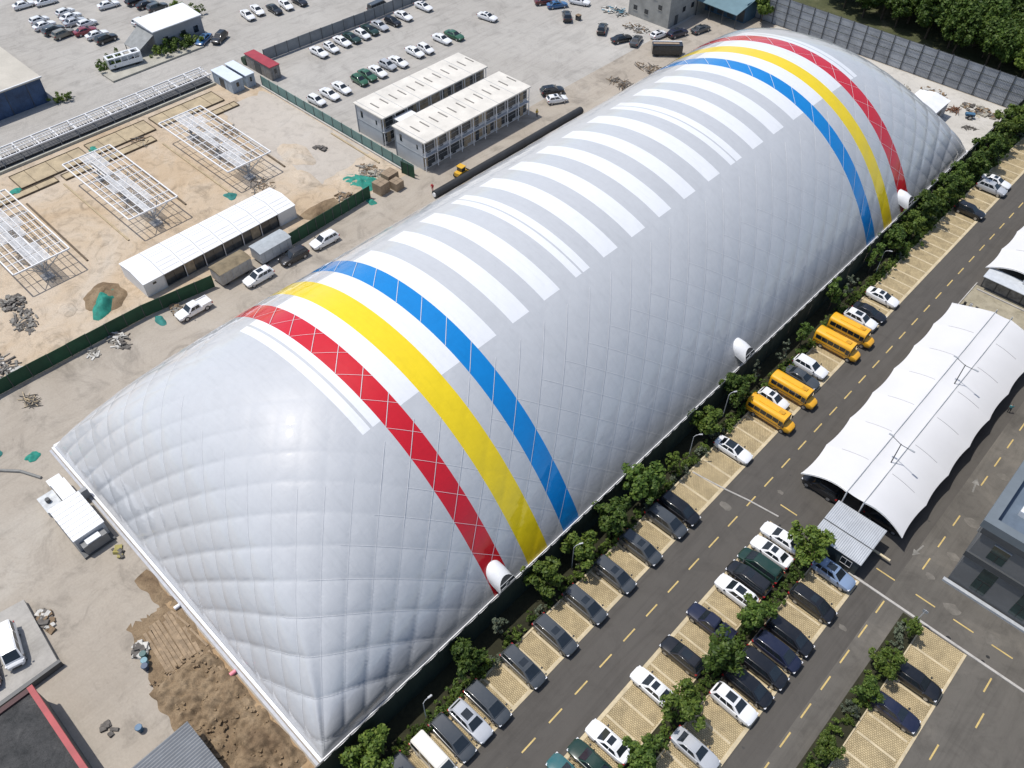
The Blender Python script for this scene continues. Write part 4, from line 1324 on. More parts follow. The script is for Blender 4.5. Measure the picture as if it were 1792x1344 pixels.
trailer('brown canvas topped trailer parked in front of the white site tent', -72.1, 37.3, 6.0, pm('trailer_grey_brown', (.32, .31, .29), .7, .2), pm('brown_canvas', (.20, .16, .10), .9, .3, .9, bmp=.4), 2.7)
trailer('pale grey box trailer behind the black car on the dusty road', -71.9, 45.0, 6.2, pm('trailer_grey', (.38, .40, .41), .6, .15), pm('trailer_roof_grey', (.34, .37, .39), .55, .15), 2.7)
# derelict coach and long dark coach body
w = thing('derelict_coach', 'white derelict coach shell with missing windows among shrubs at top left', 'coach', (-150.0, 61.2, .35), R(80))
mb = MB()
for xa in (-3.6, 3.6):
    mb.box(xa - .1, xa + .1, -1.15, 1.15, .5, 2.6)
for s_ in (-1, 1):
    mb.box(-3.6, 3.6, s_ * 1.15 - .06, s_ * 1.15 + .06, .5, 1.45)
    for k in range(6):
        mb.box(-3.6 + k * 1.42 - .08, -3.6 + k * 1.42 + .08, s_ * 1.15 - .06, s_ * 1.15 + .06, 1.45, 2.5)
mb.build('body', PAINT['white'], w)
mb = MB().box(-3.7, 3.7, -1.2, -.75, 2.5, 2.65).box(-3.7, 3.7, .75, 1.2, 2.5, 2.65)
for k in range(5):
    mb.box(-3.7 + k * 1.75, -3.3 + k * 1.75, -.75, .75, 2.5, 2.62)
mb.build('roof', PAINT['white'], w)
MB().box(-3.5, 3.5, -1.05, 1.05, .45, .6).build('floor', steel_dark, w)
tm = MB().tube((0, -.14, 0), (0, .14, 0), .45, .45, 14).mesh('coach_tyre', tyre, True, 50)
for xx in (-2.3, 2.3):
    for s_ in (-1, 1):
        inst('wheel', tm, w, (xx, s_ * 1.0, .45))
w = thing('stripped_coach', 'black stripped coach body with pale roof strip by the far left of the dome', 'coach', (-66.6, 149.0, 0), R(42))
bd = MB().box(-3.4, 3.4, -1.2, 1.2, .5, 2.6).build('body', PAINT['black'], w); bevel_mesh(bd.data, .12, 2)
MB().box(-3.2, 2.6, -.35, .35, 2.61, 2.68).build('roof_strip', pm('rust_strip', (.32, .24, .17), .7), w)
MB().box(-3.3, 3.3, .9, 1.21, 2.55, 2.66).build('roof_rail', steel_white, w)
for k in range(5):
    MB().box(-3.0 + k * 1.2, -2.0 + k * 1.2, -1.22, -1.2, 1.5, 2.3).build('side_window', glass, w)
for xx in (-2.3, 2.3):
    for s_ in (-1, 1):
        inst('wheel', tm, w, (xx, s_ * 1.0, .45))

# compact yellow loader beside the dark roll
w = thing('yellow_loader', 'small yellow loader beside the prefab offices and the black roll', 'loader', (-65.6, 83.3, 0), R(95))
yl = pm('machine_yellow', (.62, .36, .03), .5, .15)
MB().box(-1.3, .9, -.65, .65, .45, 1.2).build('chassis', yl, w)
cb = MB().box(-.5, .5, -.6, .6, 1.2, 2.05).build('cab', glass, w)
MB().box(-.6, .6, -.7, .7, 2.05, 2.18).build('cab_roof', yl, cb)
MB().tube((.6, -.5, 1.0), (1.9, -.5, .45), .09).tube((.6, .5, 1.0), (1.9, .5, .45), .09).build('lift_arm', yl, w)
MB().add([(1.8, -.9, .1), (2.5, -.9, .1), (1.8, -.9, .7), (1.8, .9, .1), (2.5, .9, .1), (1.8, .9, .7)], [(0, 1, 2), (5, 4, 3), (0, 3, 4, 1), (0, 2, 5, 3)]).build('bucket', steel_dark, w)
for xx in (-.9, .6):
    for s_ in (-1, 1):
        inst('wheel', tm, w, (xx, s_ * .75, .45))

# ------------------------------------------------------------------ white membrane canopy
mem = pm('canopy_membrane', (.62, .62, .625), .6, .04, .15)
def canopy(label, x0, xa, xb, x1, y0, nmod, mod, zl, zr_, ends=True):
    c = thing('membrane_canopy', label, 'canopy', ((xa + xb) / 2, y0, 0))
    cx = (xa + xb) / 2
    nu, nv = 14, 10
    def pt(side, s, t, k):
        # s 0 at the ridge, 1 at the eave; t 0..1 along a module
        sag = 4 * t * (1 - t)
        yv = (k + t) * mod
        if side == 0:
            x = xa + (xb - xa) * s
            z = zr_ - .08 * 4 * s * (1 - s) - .06 * sag
            return (x - cx, yv, z)
        xr_, xe = (xa, x0) if side < 0 else (xb, x1)
        pull = .25 * sag * s ** 2
        x = xr_ + (xe - xr_) * s
        x += pull if side < 0 else -pull
        zz = zl + (zr_ - zl) * (1 - s ** 1.3) + .14 * math.sin(math.pi * min(1, s)) - .06 * sag * (1 - s * .3)
        yend = 0
        if k == 0 and t < .5:
            yend = .4 * 4 * s * (1 - s) * (1 - t * 2)
        if k == nmod - 1 and t > .5:
            yend = -.4 * 4 * s * (1 - s) * (t * 2 - 1)
        return (x - cx, yv + yend, zz)
    for k in range(nmod):
        for side in (-1, 0, 1):
            mb = MB()
            n_u = nu if side else 3
            g = [[pt(side, i / n_u, j / nv, k) for j in range(nv + 1)] for i in range(n_u + 1)]
            for off in (0, -.03):
                base = len(mb.v)
                mb.v += [(p[0], p[1], p[2] + off) for r_ in g for p in r_]
                for i in range(n_u):
                    for j in range(nv):
                        q = (base + i * (nv + 1) + j, base + (i + 1) * (nv + 1) + j, base + (i + 1) * (nv + 1) + j + 1, base + i * (nv + 1) + j + 1)
                        up_ = (side >= 0) == (off == 0)
                        mb.f.append(q if up_ else q[::-1])
            mb.build('membrane_panel', mem, c, True, 60)
    # seams, ridge cables, frame below
    sm_ = pm('seam_grey', (.30, .30, .31), .6)
    for k in range(nmod + 1):
        for side in (-1, 1):
            kk, tt = (k, 0) if k < nmod else (k - 1, 1)
            pts = [Vector(pt(side, i / 12, tt, kk)) + Vector((0, 0, .02)) for i in range(13)]
            MB().path(pts if k in (0, nmod) else pts[1:9], .028 if 0 < k < nmod else .05, 5).build('rib', sm_ if 0 < k < nmod else steel_white, c)
            pts2 = [Vector(pt(side, i / 8, tt, kk)) - Vector((0, 0, .14)) for i in range(9)]
            MB().path(pts2, .06, 6).build('arch_tube', steel_white, c)
        for xx in (xa, xb):
            MB().tube((xx - cx, k * mod, 0), (xx - cx, k * mod, zr_ - .15), .09, n=8).build('column', steel_white, c)
    for xx in (xa, xb):
        MB().tube((xx - cx, -.3, zr_ + .05), (xx - cx, nmod * mod + .8, zr_ + .05), .05, n=6).build('ridge_cable', steel_grey, c)
        MB().tube((xx - cx, nmod * mod + .8, zr_ + .05), (xx - cx + .1, nmod * mod + 1.6, 3.0), .07, n=6).build('tie_strut', steel_white, c)
    return c
canopy('long white double-winged tensile canopy over parking at the right', 17.25, 23.2, 25.5, 31.15, 64.35, 7, 6.42, 2.75, 4.5)
canopy('white tensile canopy cut by the right edge, above the long one', 17.5, 23.4, 25.7, 31.2, 121.3, 4, 6.42, 2.9, 4.6)

# wash booth under the second canopy
b = thing('wash_booth', 'low grey glazed booth with pale lean-to roof under the upper canopy', 'booth', (24.5, 121.0, 0))
MB().add([(-6.4, -1.8, 2.45), (6.6, -1.8, 2.45), (6.6, 1.0, 2.75), (-6.4, 1.0, 2.75), (-6.4, -1.8, 2.55), (6.6, -1.8, 2.55), (6.6, 1.0, 2.85), (-6.4, 1.0, 2.85)],
         [(3, 2, 1, 0), (4, 5, 6, 7), (0, 1, 5, 4), (1, 2, 6, 5), (2, 3, 7, 6), (3, 0, 4, 7)]).build('roof', pm('booth_roof', (.50, .53, .56), .5, .1), b)
MB().box(-6.2, 6.4, -.9, .8, 0, 2.4).build('wall', pm('booth_wall', (.12, .12, .12), .7, .25, .5), b)
for k in range(6):
    x = -6.1 + k * 2.08
    MB().box(x, x + 1.9, -.94, -.9, .25, 2.2).build('glazing', pm('booth_glass', (.16, .16, .155), .25, .5, 1.2), b)
    MB().box(x - .12, x - .04, -1.0, -.9, 0, 2.4).build('post', steel_dark, b)
struct('booth_yard', sheet(17.6, 33, 109.6, 120.0, .012), ground_mat('booth_paving', [(.3, (.26, .23, .16)), (.7, (.40, .36, .27))], .2, .8, 5, stain=.3))
struct('booth_kerb', MB().box(17.8, 33, 112.2, 112.4, 0, .15).box(18.2, 33, 118.8, 119.0, 0, .2).box(17.5, 17.65, 109.8, 120.5, 0, .15), concrete_kerb)

# two-armed lamps above the canopy
for y, lb in ((72.4, 'two armed black lamp post rising through the near end of the canopy'), (91.2, 'two armed dark lamp post rising through the middle of the canopy')):
    l = thing('lamp_post', lb, 'lamp post', (25.0, y, 0))
    MB().tube((0, 0, 0), (0, 0, 8.2), .09, .06, 8).build('pole', steel_dark, l)
    MB().tube((0, 0, 8.1), (-1.5, 0.3, 8.4), .05, .04).build('arm', steel_dark, l)
    MB().tube((0, 0, 8.1), (1.5, -.3, 8.4), .05, .04).build('arm', steel_dark, l)
    for s_ in (-1, 1):
        o = MB().box(s_ * 1.5 - .35, s_ * 1.5 + .35, -s_ * .3 - .12, -s_ * .3 + .12, 8.38, 8.5).build('lamp_head', steel_grey, l)
        bevel_mesh(o.data, .03, 1)

# guard house with ribbed roof
g = thing('guard_house', 'small dark guard house with ribbed pale metal roof at the canopy end', 'hut', (26.2, 60.6, 0))
MB().box(-3.0, 3.0, -3.15, 1.9, 0, 2.6).build('wall', pm('guard_wall', (.035, .05, .058), .6, .2), g)
rib_m = pm('ribbed_sheet', (.50, .52, .54), .45, .12, .8, metal=.3)
def ribbed(x0, x1, y0, y1, z0, z1, n, name, parent, mat, amp=.05):
    mb = MB()
    for k in range(2 * n + 1):
        x = x0 + (x1 - x0) * k / (2 * n)
        dz = amp if k % 2 else 0
        mb.v += [(x, y0, z0 + dz), (x, y1, z1 + dz)]
    mb.f = [(2 * k, 2 * k + 2, 2 * k + 3, 2 * k + 1) for k in range(2 * n)]
    base = len(mb.v)
    mb.add([(x0, y0, z0 - .03), (x1, y0, z0 - .03), (x1, y1, z1 - .03), (x0, y1, z1 - .03)], [(3, 2, 1, 0)])
    return mb.build(name, mat, parent)
ribbed(-3.3, 3.2, -3.3, -.6, 2.72, 2.95, 26, 'roof_sheet', g, rib_m)
ribbed(-3.3, 3.2, -.55, 3.0, 2.98, 3.1, 26, 'roof_sheet', g, rib_m)
MB().box(-3.3, 3.2, -.62, -.53, 2.93, 3.06).build('roof_joint', steel_dark, g)
wd = MB().box(.9, 2.2, -3.2, -3.15, 1.0, 2.1).build('window', glass, g)
MB().box(.85, 2.25, -3.23, -3.2, .95, 1.0).box(.85, 2.25, -3.23, -3.2, 2.1, 2.15).box(1.52, 1.58, -3.23, -3.2, 1.0, 2.1).box(.85, .9, -3.23, -3.2, 1.0, 2.1).box(2.2, 2.25, -3.23, -3.2, 1.0, 2.1).build('frame', steel_white, wd)
MB().box(2.9, 2.94, -1.2, -.2, 0, 2.1).build('door', steel_dark, g)
bp = thing('barrier_post', 'pale barrier arm lying beside the guard house', 'barrier', (30.0, 61.8, 0))
MB().box(-1.2, 1.5, -.14, .14, .75, .9).build('arm', pm('barrier_cream', (.55, .47, .32), .6), bp)
MB().box(-1.5, -1.2, -.2, .2, 0, 1.0).build('cabinet', steel_grey, bp)

# ------------------------------------------------------------------ dark building at the right edge
b = thing('dark_office_building', 'dark grey rendered building with parapet and two tall windows at right edge', 'building', (37, 65, 0))
dk = pm('dark_render', (.145, .148, .15), .75, .12, .25, fine=.08)
dk2 = pm('dark_band', (.06, .065, .07), .7, .15, .4)
par = pm('parapet_cap', (.14, .165, .185), .55, .12, .4)
MB().box(.6, 40, .0, 46, 0, 11.2).build('wall', dk, b)
MB().box(.35, 40, -.25, -.002, 5.45, 6.35).build('floor_band', dk2, b)
MB().box(.35, .598, -.002, 46, 5.45, 6.35).build('floor_band', dk2, b)
MB().box(.3, 40, -.3, -.002, 10.3, 11.2).build('eave_band', dk2, b)
for nm, bx in (('parapet', (-.1, 1.0, -.3, 46, 11.21, 12.4)), ('parapet', (1.0, 40, -.3, .8, 11.21, 12.4))):
    MB().box(*bx).build(nm, par, b)
MB().box(1.001, 39.9, .801, 46, 11.21, 11.3).build('roof', pm('roof_blue_grey', (.11, .145, .19), .6, .2, .5), b)
for x0, x1, z0, z1 in ((2.9, 4.6, .8, 5.3), (2.3, 4.1, 6.9, 9.5), (7.5, 9.2, .8, 5.3), (7.3, 9.1, 6.9, 9.5)):
    w_ = MB().box(x0, x1, -.03, -.001, z0, z1).build('window', pm('green_glass', (.02, .042, .042), .1, .4, .5, spec=.7), b)
    MB().box(x0 - .06, x1 + .06, -.14, -.031, z1, z1 + .12).build('lintel', steel_grey, w_)
    MB().box(x0, x1, -.06, -.031, (z0 + z1) / 2 - .04, (z0 + z1) / 2 + .04).build('transom', black_plastic, w_)
    MB().box((x0 + x1) / 2 - .03, (x0 + x1) / 2 + .03, -.061, -.031, z0, (z0 + z1) / 2 - .04).build('mullion', black_plastic, w_)
MB().box(.2, 40, -.75, -.3, 0, .35).build('plinth', pm('plinth_pale', (.38, .40, .42), .6), b)
for k in range(4):
    MB().tube((.45, 9 + k * 9.5, 0), (.45, 9 + k * 9.5, 11), .07).build('downpipe', steel_grey, b)
# units on its roof
for i, (x, y, lb) in enumerate(((40.3, 69.6, 'white roof fan on the dark building at the right edge'),)):
    u = thing('roof_fan', lb, 'fan', (x, y, 11.3))
    MB().box(-.9, .9, -.7, .7, 0, .8).build('casing', white_paint, u)
    MB().tube((0, 0, .8), (0, 0, 1.0), .5, .5, 14).build('fan_ring', black_plastic, u)
    MB().tube((1.3, -.2, 0), (1.3, -.2, .7), .4, .3, 12).build('duct', steel_dark, u)

# ------------------------------------------------------------------ planting
def leaf_mat(name, c1, c2, c3):
    m, nt, b_ = new_mat(name)
    oi = nt.nodes.new('ShaderNodeObjectInfo')
    gi = nt.nodes.new('ShaderNodeNewGeometry')
    cr = ramp(nt, gi.outputs['Random Per Island'], [(.0, c1), (.55, c2), (1.0, c3)])
    hv = nt.nodes.new('ShaderNodeHueSaturation')
    mr = nt.nodes.new('ShaderNodeMapRange')
    mr.inputs['To Min'].default_value = .75
    mr.inputs['To Max'].default_value = 1.25
    nt.links.new(oi.outputs['Random'], mr.inputs['Value'])
    nt.links.new(mr.outputs[0], hv.inputs['Value'])
    nt.links.new(cr, hv.inputs['Color'])
    nt.links.new(hv.outputs[0], b_.inputs['Base Color'])
    b_.inputs['Roughness'].default_value = .55
    b_.inputs['Specular IOR Level'].default_value = .3
    # some light passes through
    tr = nt.nodes.new('ShaderNodeBsdfTranslucent')
    nt.links.new(hv.outputs[0], tr.inputs['Color'])
    mx = nt.nodes.new('ShaderNodeMixShader')
    mx.inputs[0].default_value = .32
    out = nt.nodes['Material Output']
    nt.links.new(b_.outputs[0], mx.inputs[1])
    nt.links.new(tr.outputs[0], mx.inputs[2])
    nt.links.new(mx.outputs[0], out.inputs['Surface'])
    return m
leaf_a = leaf_mat('leaf_green', (.060, .104, .018), (.112, .172, .028), (.185, .238, .045))
leaf_b = leaf_mat('leaf_dark_green', (.042, .080, .015), (.080, .138, .024), (.138, .195, .038))
leaf_p = leaf_mat('leaf_pale', (.10, .13, .085), (.14, .17, .11), (.18, .20, .14))
bark = pm('bark', (.10, .075, .05), .9, .3, 3)

def crown_mesh(name, mat, rx, rz, z0, nclump, per, leaf, seed, gaps=.5):
    r_ = np.random.default_rng(seed)
    cl = []
    while len(cl) < nclump:
        p = r_.uniform(-1, 1, 3)
        d = np.linalg.norm(p)
        if d < 1 and (d > gaps or r_.random() < .35):
            lob = 1 + .28 * math.sin(3 * math.atan2(p[1], p[0]) + seed) + .15 * math.sin(5 * math.atan2(p[1], p[0]) + 2 * seed)
            cl.append(np.array([p[0] * rx * lob, p[1] * rx * lob, z0 + (p[2] + 1) * rz * (1 if p[2] > 0 else .9)]))
    vs, fs = [], []
    for c in cl:
        cr_ = rx * r_.uniform(.20, .34)
        for _ in range(per):
            d = r_.normal(size=3)
            d /= np.linalg.norm(d)
            p = c + d * cr_ * r_.uniform(.45, 1.0)
            n = d + r_.normal(size=3) * .6 + np.array([0, 0, .5])
            n /= np.linalg.norm(n)
            a = np.cross(n, r_.normal(size=3))
            a /= np.linalg.norm(a) + 1e-9
            b_ = np.cross(n, a)
            l = leaf * r_.uniform(.6, 1.3)
            w_ = l * .55
            k = len(vs)
            vs += [p - a * l * .5, p + b_ * w_ * .5, p + a * l * .5, p - b_ * w_ * .5]
            fs.append((k, k + 1, k + 2, k + 3))
    me = bpy.data.meshes.new(name)
    me.from_pydata([tuple(v) for v in vs], [], fs)
    me.materials.append(mat)
    me.update()
    return me

def trunk_mesh(name, h, r, seed, spread):
    rr = random.Random(seed)
    mb = MB()
    pts = [Vector((0, 0, 0)), Vector((rr.uniform(-.1, .1), rr.uniform(-.1, .1), h * .45)), Vector((rr.uniform(-.2, .2), rr.uniform(-.2, .2), h * .8)), Vector((rr.uniform(-.3, .3), rr.uniform(-.3, .3), h * 1.15))]
    rad = [r, r * .8, r * .55, r * .2]
    for i in range(3):
        mb.tube(pts[i], pts[i + 1], rad[i], rad[i + 1], 7)
    for k in range(7):
        t = rr.uniform(.45, 1.0)
        base = pts[1].lerp(pts[2], (t - .45) / .55)
        a = k * 2.4 + rr.uniform(-.4, .4)
        e_ = base + Vector((math.cos(a) * spread * rr.uniform(.5, .9), math.sin(a) * spread * rr.uniform(.5, .9), h * rr.uniform(.2, .45)))
        mb.tube(base, e_, r * .4, r * .12, 5)
    return mb.mesh(name, bark, True, 60)

TREES = [(crown_mesh('crown', leaf_a if i % 2 else leaf_b, 1.55, 1.35, 1.6, 48, 52, .36, 20 + i), trunk_mesh('trunk', 2.6, .09, i, 1.2)) for i in range(5)]
NARROW = [(crown_mesh('crown', leaf_b if i % 2 else leaf_a, 1.0, 1.9, 1.2, 34, 44, .30, 60 + i), trunk_mesh('trunk', 3.0, .07, 30 + i, .7)) for i in range(3)]
PALE = [(crown_mesh('crown', leaf_p, .75, 1.9, 1.2, 20, 26, .26, 80 + i, .2), trunk_mesh('trunk', 3.0, .06, 50 + i, .6)) for i in range(2)]
BIG = [(crown_mesh('crown', leaf_a if i == 1 else leaf_b, 3.6, 3.2, 3.2, 70, 60, .62, 120 + i), trunk_mesh('trunk', 5.6, .24, 70 + i, 2.8)) for i in range(4)]
SHRUB = [crown_mesh('shrub', leaf_b if i % 2 else leaf_a, .95, .55, .1, 16, 34, .24, 160 + i, .2) for i in range(4)]
SHRUBP = [crown_mesh('shrub', leaf_p, .8, .55, .1, 14, 26, .22, 190 + i, .2) for i in range(2)]
def tree(pool, x, y, s, label, group, name='street_tree', z=0.0, sz=1.0):
    cm, tm_ = pool[random.randrange(len(pool))]
    t = thing(name, label, 'tree', (x, y, z), random.uniform(0, 6.28), group)
    t.scale = (s, s, s * sz)
    inst('trunk', tm_, t)
    inst('crown', cm, t)
    return t
GT = 'trees in the strip along the dark fence'
FT = [(4.3, 3.3, 1.05, 0), (3.9, 17.3, 1.05, 0), (3.5, 22.4, .9, 2), (3.6, 30.1, 1.1, 0), (4.0, 36.0, 1.0, 0), (4.0, 41.8, 1.1, 0), (4.0, 48.1, 1.25, 0), (4.3, 54.4, .8, 1), (3.6, 62.8, 1.05, 0), (3.4, 70.2, 1.15, 0),
      (3.4, 75.5, .9, 2), (4.0, 81.9, .9, 2), (4.2, 87.0, .85, 1), (3.2, 97.5, 1.15, 1), (3.9, 101.7, 1.0, 2), (3.4, 110.5, 1.15, 1), (3.5, 117.2, 1.1, 0), (3.6, 122.7, 1.15, 0), (3.5, 128.6, 1.2, 0), (4.2, 131.9, 1.0, 1),
      (3.6, 136.4, 1.2, 0), (3.4, 142.4, 1.15, 0), (4.2, 147.5, 1.1, 0), (3.6, 154.0, 1.25, 0), (3.8, 160.5, 1.2, 0), (3.4, 167.2, 1.3, 0), (5.0, 172.0, 1.3, 0)]
PN = {0: 'leafy round-crowned', 1: 'upright green', 2: 'thin pale grey-green'}
for i, (x, y, s, k_) in enumerate(FT):
    tree((TREES, NARROW, PALE)[k_], x, y, s * 1.2 * random.uniform(.92, 1.08), '%s tree, %s up from the bottom in the strip along the dark fence' % (PN[k_], ORD[i]), GT)
GM = 'trees in the middle bed of the island'
for i, (x, y, s) in enumerate([(23.8, 22.2, 1.05), (23.9, 28.9, 1.15), (23.9, 36.4, 1.2), (23.6, 43.2, 1.05), (23.8, 54.9, 1.3)]):
    tree(TREES, x, y, s * 1.12, 'leafy tree, %s up from the bottom in the island’s middle bed' % ORD[i], GM)
GR = 'small trees in the bed of the right-hand block'
for i, (x, y, s) in enumerate([(37.2, 36.2, .8), (37.2, 44.4, .85), (37.3, 48.6, .95), (37.4, 54.2, .8)]):
    tree(NARROW if i == 3 else TREES, x, y, s, 'small tree, %s up from the bottom in the right-hand block’s bed' % ORD[i], GR)
def shrub(x, y, s, label, group, pool=SHRUB):
    o = inst('shrub', pool[random.randrange(len(pool))], None, (x, y, 0), random.uniform(0, 6.28), scale=(s, s, s * random.uniform(.8, 1.3)))
    tag(o, label, 'shrub', group)
y = 1.0
while y < 176:
    shrub(5.2 + random.uniform(-.35, .3), y, random.uniform(.75, 1.15), 'green shrub in the hedge strip behind the stalls along the dark fence', 'hedge shrubs along the dark fence', SHRUB if random.random() < .85 else SHRUBP)
    y += random.uniform(1.0, 1.6) if y > 100 or random.random() < .85 else 2.4
y = 126.0
while y < 174:
    shrub(3.6 + random.uniform(-.7, .6), y, random.uniform(1.0, 1.5), 'tall green shrub crowding the far end of the dark fence strip', 'tall shrubs at the far fence end')
    y += random.uniform(1.4, 2.2)
y = 16.0
while y < 56:
    shrub(23.9 + random.uniform(-.35, .35), y, random.uniform(.75, 1.2), 'green shrub in the middle bed of the island', 'shrubs in the island bed')
    y += random.uniform(1.1, 1.7)
y = 30.0
while y < 56.5:
    shrub(37.0 + random.uniform(-.5, .5), y, random.uniform(.8, 1.2), 'green shrub in the bed of the right-hand block', 'shrubs in the right-hand block', SHRUB if random.random() < .8 else SHRUBP)
    y += random.uniform(1.1, 1.8)
for x, y, s in ((-152.2, 57.0, 1.7), (-151.5, 59.3, 2.1), (-153.4, 61.0, 1.8)):
    shrub(x, y, s, 'dark shrub beside the derelict coach at top left', 'shrubs by the derelict coach')
for x, y, s in ((-149.0, 68.6, 1.7), (-148.9, 71.6, 2.3), (-148.8, 74.2, 2.6), (-148.6, 77.2, 2.4)):
    shrub(x, y, s, 'bushy green shrub against the white-roofed house', 'shrubs by the white-roofed house')
for x, y, s in ((-146.2, 43.6, 1.7), (-145.6, 45.6, 1.3)):
    shrub(x, y, s, 'loose green shrub at the corner of the blue-sided building', 'shrubs by the blue-sided building')
for x, y, s in ((-166, 84, 2.0), (-161, 86, 2.2)):
    shrub(x, y, s, 'dark shrub at the top edge behind the white-roofed house', 'shrubs behind the white-roofed house')
# wood beyond the grey fence
GF = 'trees of the wood beyond the grey fence'
rr = random.Random(5)
wood = []
for gx_ in range(-2, 11):
    for gy_ in range(6):
        x = -44 + gx_ * 5.2 + rr.uniform(-1.8, 1.8)
        y = 194.5 + gy_ * 5.6 + rr.uniform(-1.8, 1.8) - (x + 20) * .18
        if (x < -36 and y < 196) or y < 189.0:
            continue
        wood.append((x, y))
for i, (x, y) in enumerate(wood):
    tree(BIG, x, y, rr.uniform(.85, 1.35), 'tall dark green tree in the wood beyond the grey fence', GF, 'woodland_tree')
for i in range(36):
    x = rr.uniform(-58, 0)
    shrub(x, 182.2 + rr.uniform(0, 5.5), rr.uniform(.8, 1.9), 'scrubby bush on the verge just behind the grey fence', 'bushes behind the grey fence', SHRUB if rr.random() < .75 else SHRUBP)
for x, y in ((-62, 181), (-60, 178), (-61.5, 184)):
    tree(TREES, x, y, 1.5, 'small tree by the corner of the teal-roofed shed', 'trees by the teal-roofed shed')
# blocks and rubble walls in the verge
vb = pm('verge_stone', (.33, .31, .26), .9, .25, 1)
for i in range(9):
    x = -40 + i * 4.3
    o = MB().box(-random.uniform(.6, 1.7), random.uniform(.6, 1.7), -.5, .5, 0, random.uniform(.4, 1.1)).build('stone_block', vb)
    bevel_mesh(o.data, .06, 1)
    o.location = (x, 187.5 + rr.uniform(-1.0, 1.2) - (x + 20) * .05, 0)
    o.rotation_euler = (0, 0, rr.uniform(-.6, .3))
    tag(o, 'pale stone block on the verge behind the grey fence', 'stone', 'stone blocks on the verge')

# street lamps in the hedge strip
lamp_w = pm('lamp_white', (.45, .46, .47), .4, .1)
def street_lamp(x, y, lb, rz):
    l = thing('street_lamp', lb, 'street lamp', (x, y, 0), rz, 'white street lamps along the dark fence')
    MB().tube((0, 0, 0), (0, 0, 4.6), .06, .045, 8).build('pole', lamp_w, l)
    MB().path([(0, 0, 4.6), (.25, 0, 4.95), (.7, 0, 5.1)], .04, 6).build('arm', lamp_w, l)
    o = MB().box(.6, 1.15, -.11, .11, 5.03, 5.12).build('lamp_head', lamp_w, l)
    bevel_mesh(o.data, .05, 2)
for i, (x, y) in enumerate(((4.6, 1.2), (4.7, 10.2), (3.9, 34.8), (4.4, 58.2), (3.6, 67.6), (4.4, 111.0))):
    street_lamp(x, y, 'white street lamp, %s up from the bottom along the dark fence' % ORD[i], R(random.uniform(20, 90)))
l = thing('sign_post', 'pale leaning post at the corner of the right-hand block', 'post', (37.3, 56.6, 0))
MB().tube((0, 0, 0), (.2, .1, 3.4), .06).build('pole', lamp_w, l)
MB().box(-.1, .5, .06, .1, 2.9, 3.4).build('plate', steel_grey, l)

# ------------------------------------------------------------------ front yard, bottom left
# white air plant by the front beam
a = thing('air_plant', 'white ribbed air handling unit standing by the front beam of the dome', 'air unit', (-44.2, -3.4, 0))
MB().box(-3.3, 3.2, -1.95, 1.9, .35, 2.55).build('casing', pm('unit_grey', (.42, .43, .44), .55, .15), a)
for k in range(8):
    x0 = -3.4 + k * .83
    o = MB().box(x0 + .015, x0 + .815, -2.05, 2.0, 2.56, 2.70).build('roof_panel', white_paint, a)
    bevel_mesh(o.data, .03, 1)
MB().box(3.2, 4.3, -1.6, 1.5, .35, 1.9).build('end_casing', pm('unit_dark', (.16, .165, .17), .5, .2), a)
MB().box(3.35, 4.25, -1.0, .8, 1.91, 2.08).build('end_cover', white_paint, a)
MB().box(-3.4, 4.4, -2.1, 2.0, .1, .34).build('skid', steel_dark, a)
a2 = thing('duct_unit', 'small white duct unit with dark intake behind the ribbed air unit', 'air unit', (-50.0, -3.2, 0))
MB().box(-1.9, 1.6, -.2, 1.6, .2, 1.7).build('casing', white_paint, a2)
MB().box(1.6, 2.2, -.2, 2.8, .4, 1.9).build('intake', pm('intake_grey', (.25, .26, .27), .5), a2)
MB().box(-1.9, 1.2, -2.4, -.3, .1, .9).build('generator', pm('gen_white', (.5, .52, .53), .55, .25, 1.5), a2)
MB().tube((-.4, -1.5, .9), (-.4, -1.5, 1.5), .3, .3, 10).build('stack', steel_dark, a2)
MB().box(-.6, .6, -.9, .9, 0, .8).build('air_cabinet', white_paint, None)
cabn = bpy.context.scene.objects['air_cabinet']
cabn.location = (-53.3, -2.6, 0)
tag(cabn, 'small white cabinet near the far left foot of the dome', 'cabinet')
bevel_mesh(cabn.data, .04, 1)

# pipe along the ground at far left, edge of the slab
struct('ground_pipe', MB().path([(-55.5, -3.6, .15), (-58.5, -5.0, .15), (-61.5, -7.6, .15), (-66, -11, .15)], .2, 8), pm('pipe_grey', (.20, .20, .19), .6))
# dug strip along the front beam
def rough_ground(name, x0, x1, y0, y1, h, mat, res=.25, seed=0, base=.02, fr=.6, kind='structure', label=None):
    nx_, ny_ = int((x1 - x0) / res) + 1, int((y1 - y0) / res) + 1
    mb = MB()
    for i in range(nx_):
        for j in range(ny_):
            x, y = x0 + (x1 - x0) * i / (nx_ - 1), y0 + (y1 - y0) * j / (ny_ - 1)
            e_ = min(1, min(i, nx_ - 1 - i, j, ny_ - 1 - j) / 4)
            jx = noise.noise((x * .5 + seed, y * .5, 3)) * .5 * (1 - e_)
            z = noise.fractal((x * fr + seed, y * fr, seed), 1.0, 2.1, 5)
            z2 = noise.noise((x * .25 + seed, y * .25, 9.1))
            mb.v.append((x + jx, y + noise.noise((x * .6, y * .6 + seed, 7)) * .5 * (1 - e_), base + max(0, (.35 + .5 * z + .5 * z2)) * h * e_))
    for i in range(nx_ - 1):
        for j in range(ny_ - 1):
            q = i * ny_ + j
            mb.f.append((q, q + ny_, q + ny_ + 1, q + 1))
    o = mb.build(name, mat, None, True, 60)
    o['kind'] = kind
    if label: o['label'] = label
    return o
rough_ground('dug_earth', -19.5, -1.2, -8.8, -1.1, 1.3, dirt, .15, 3, .012, .8)
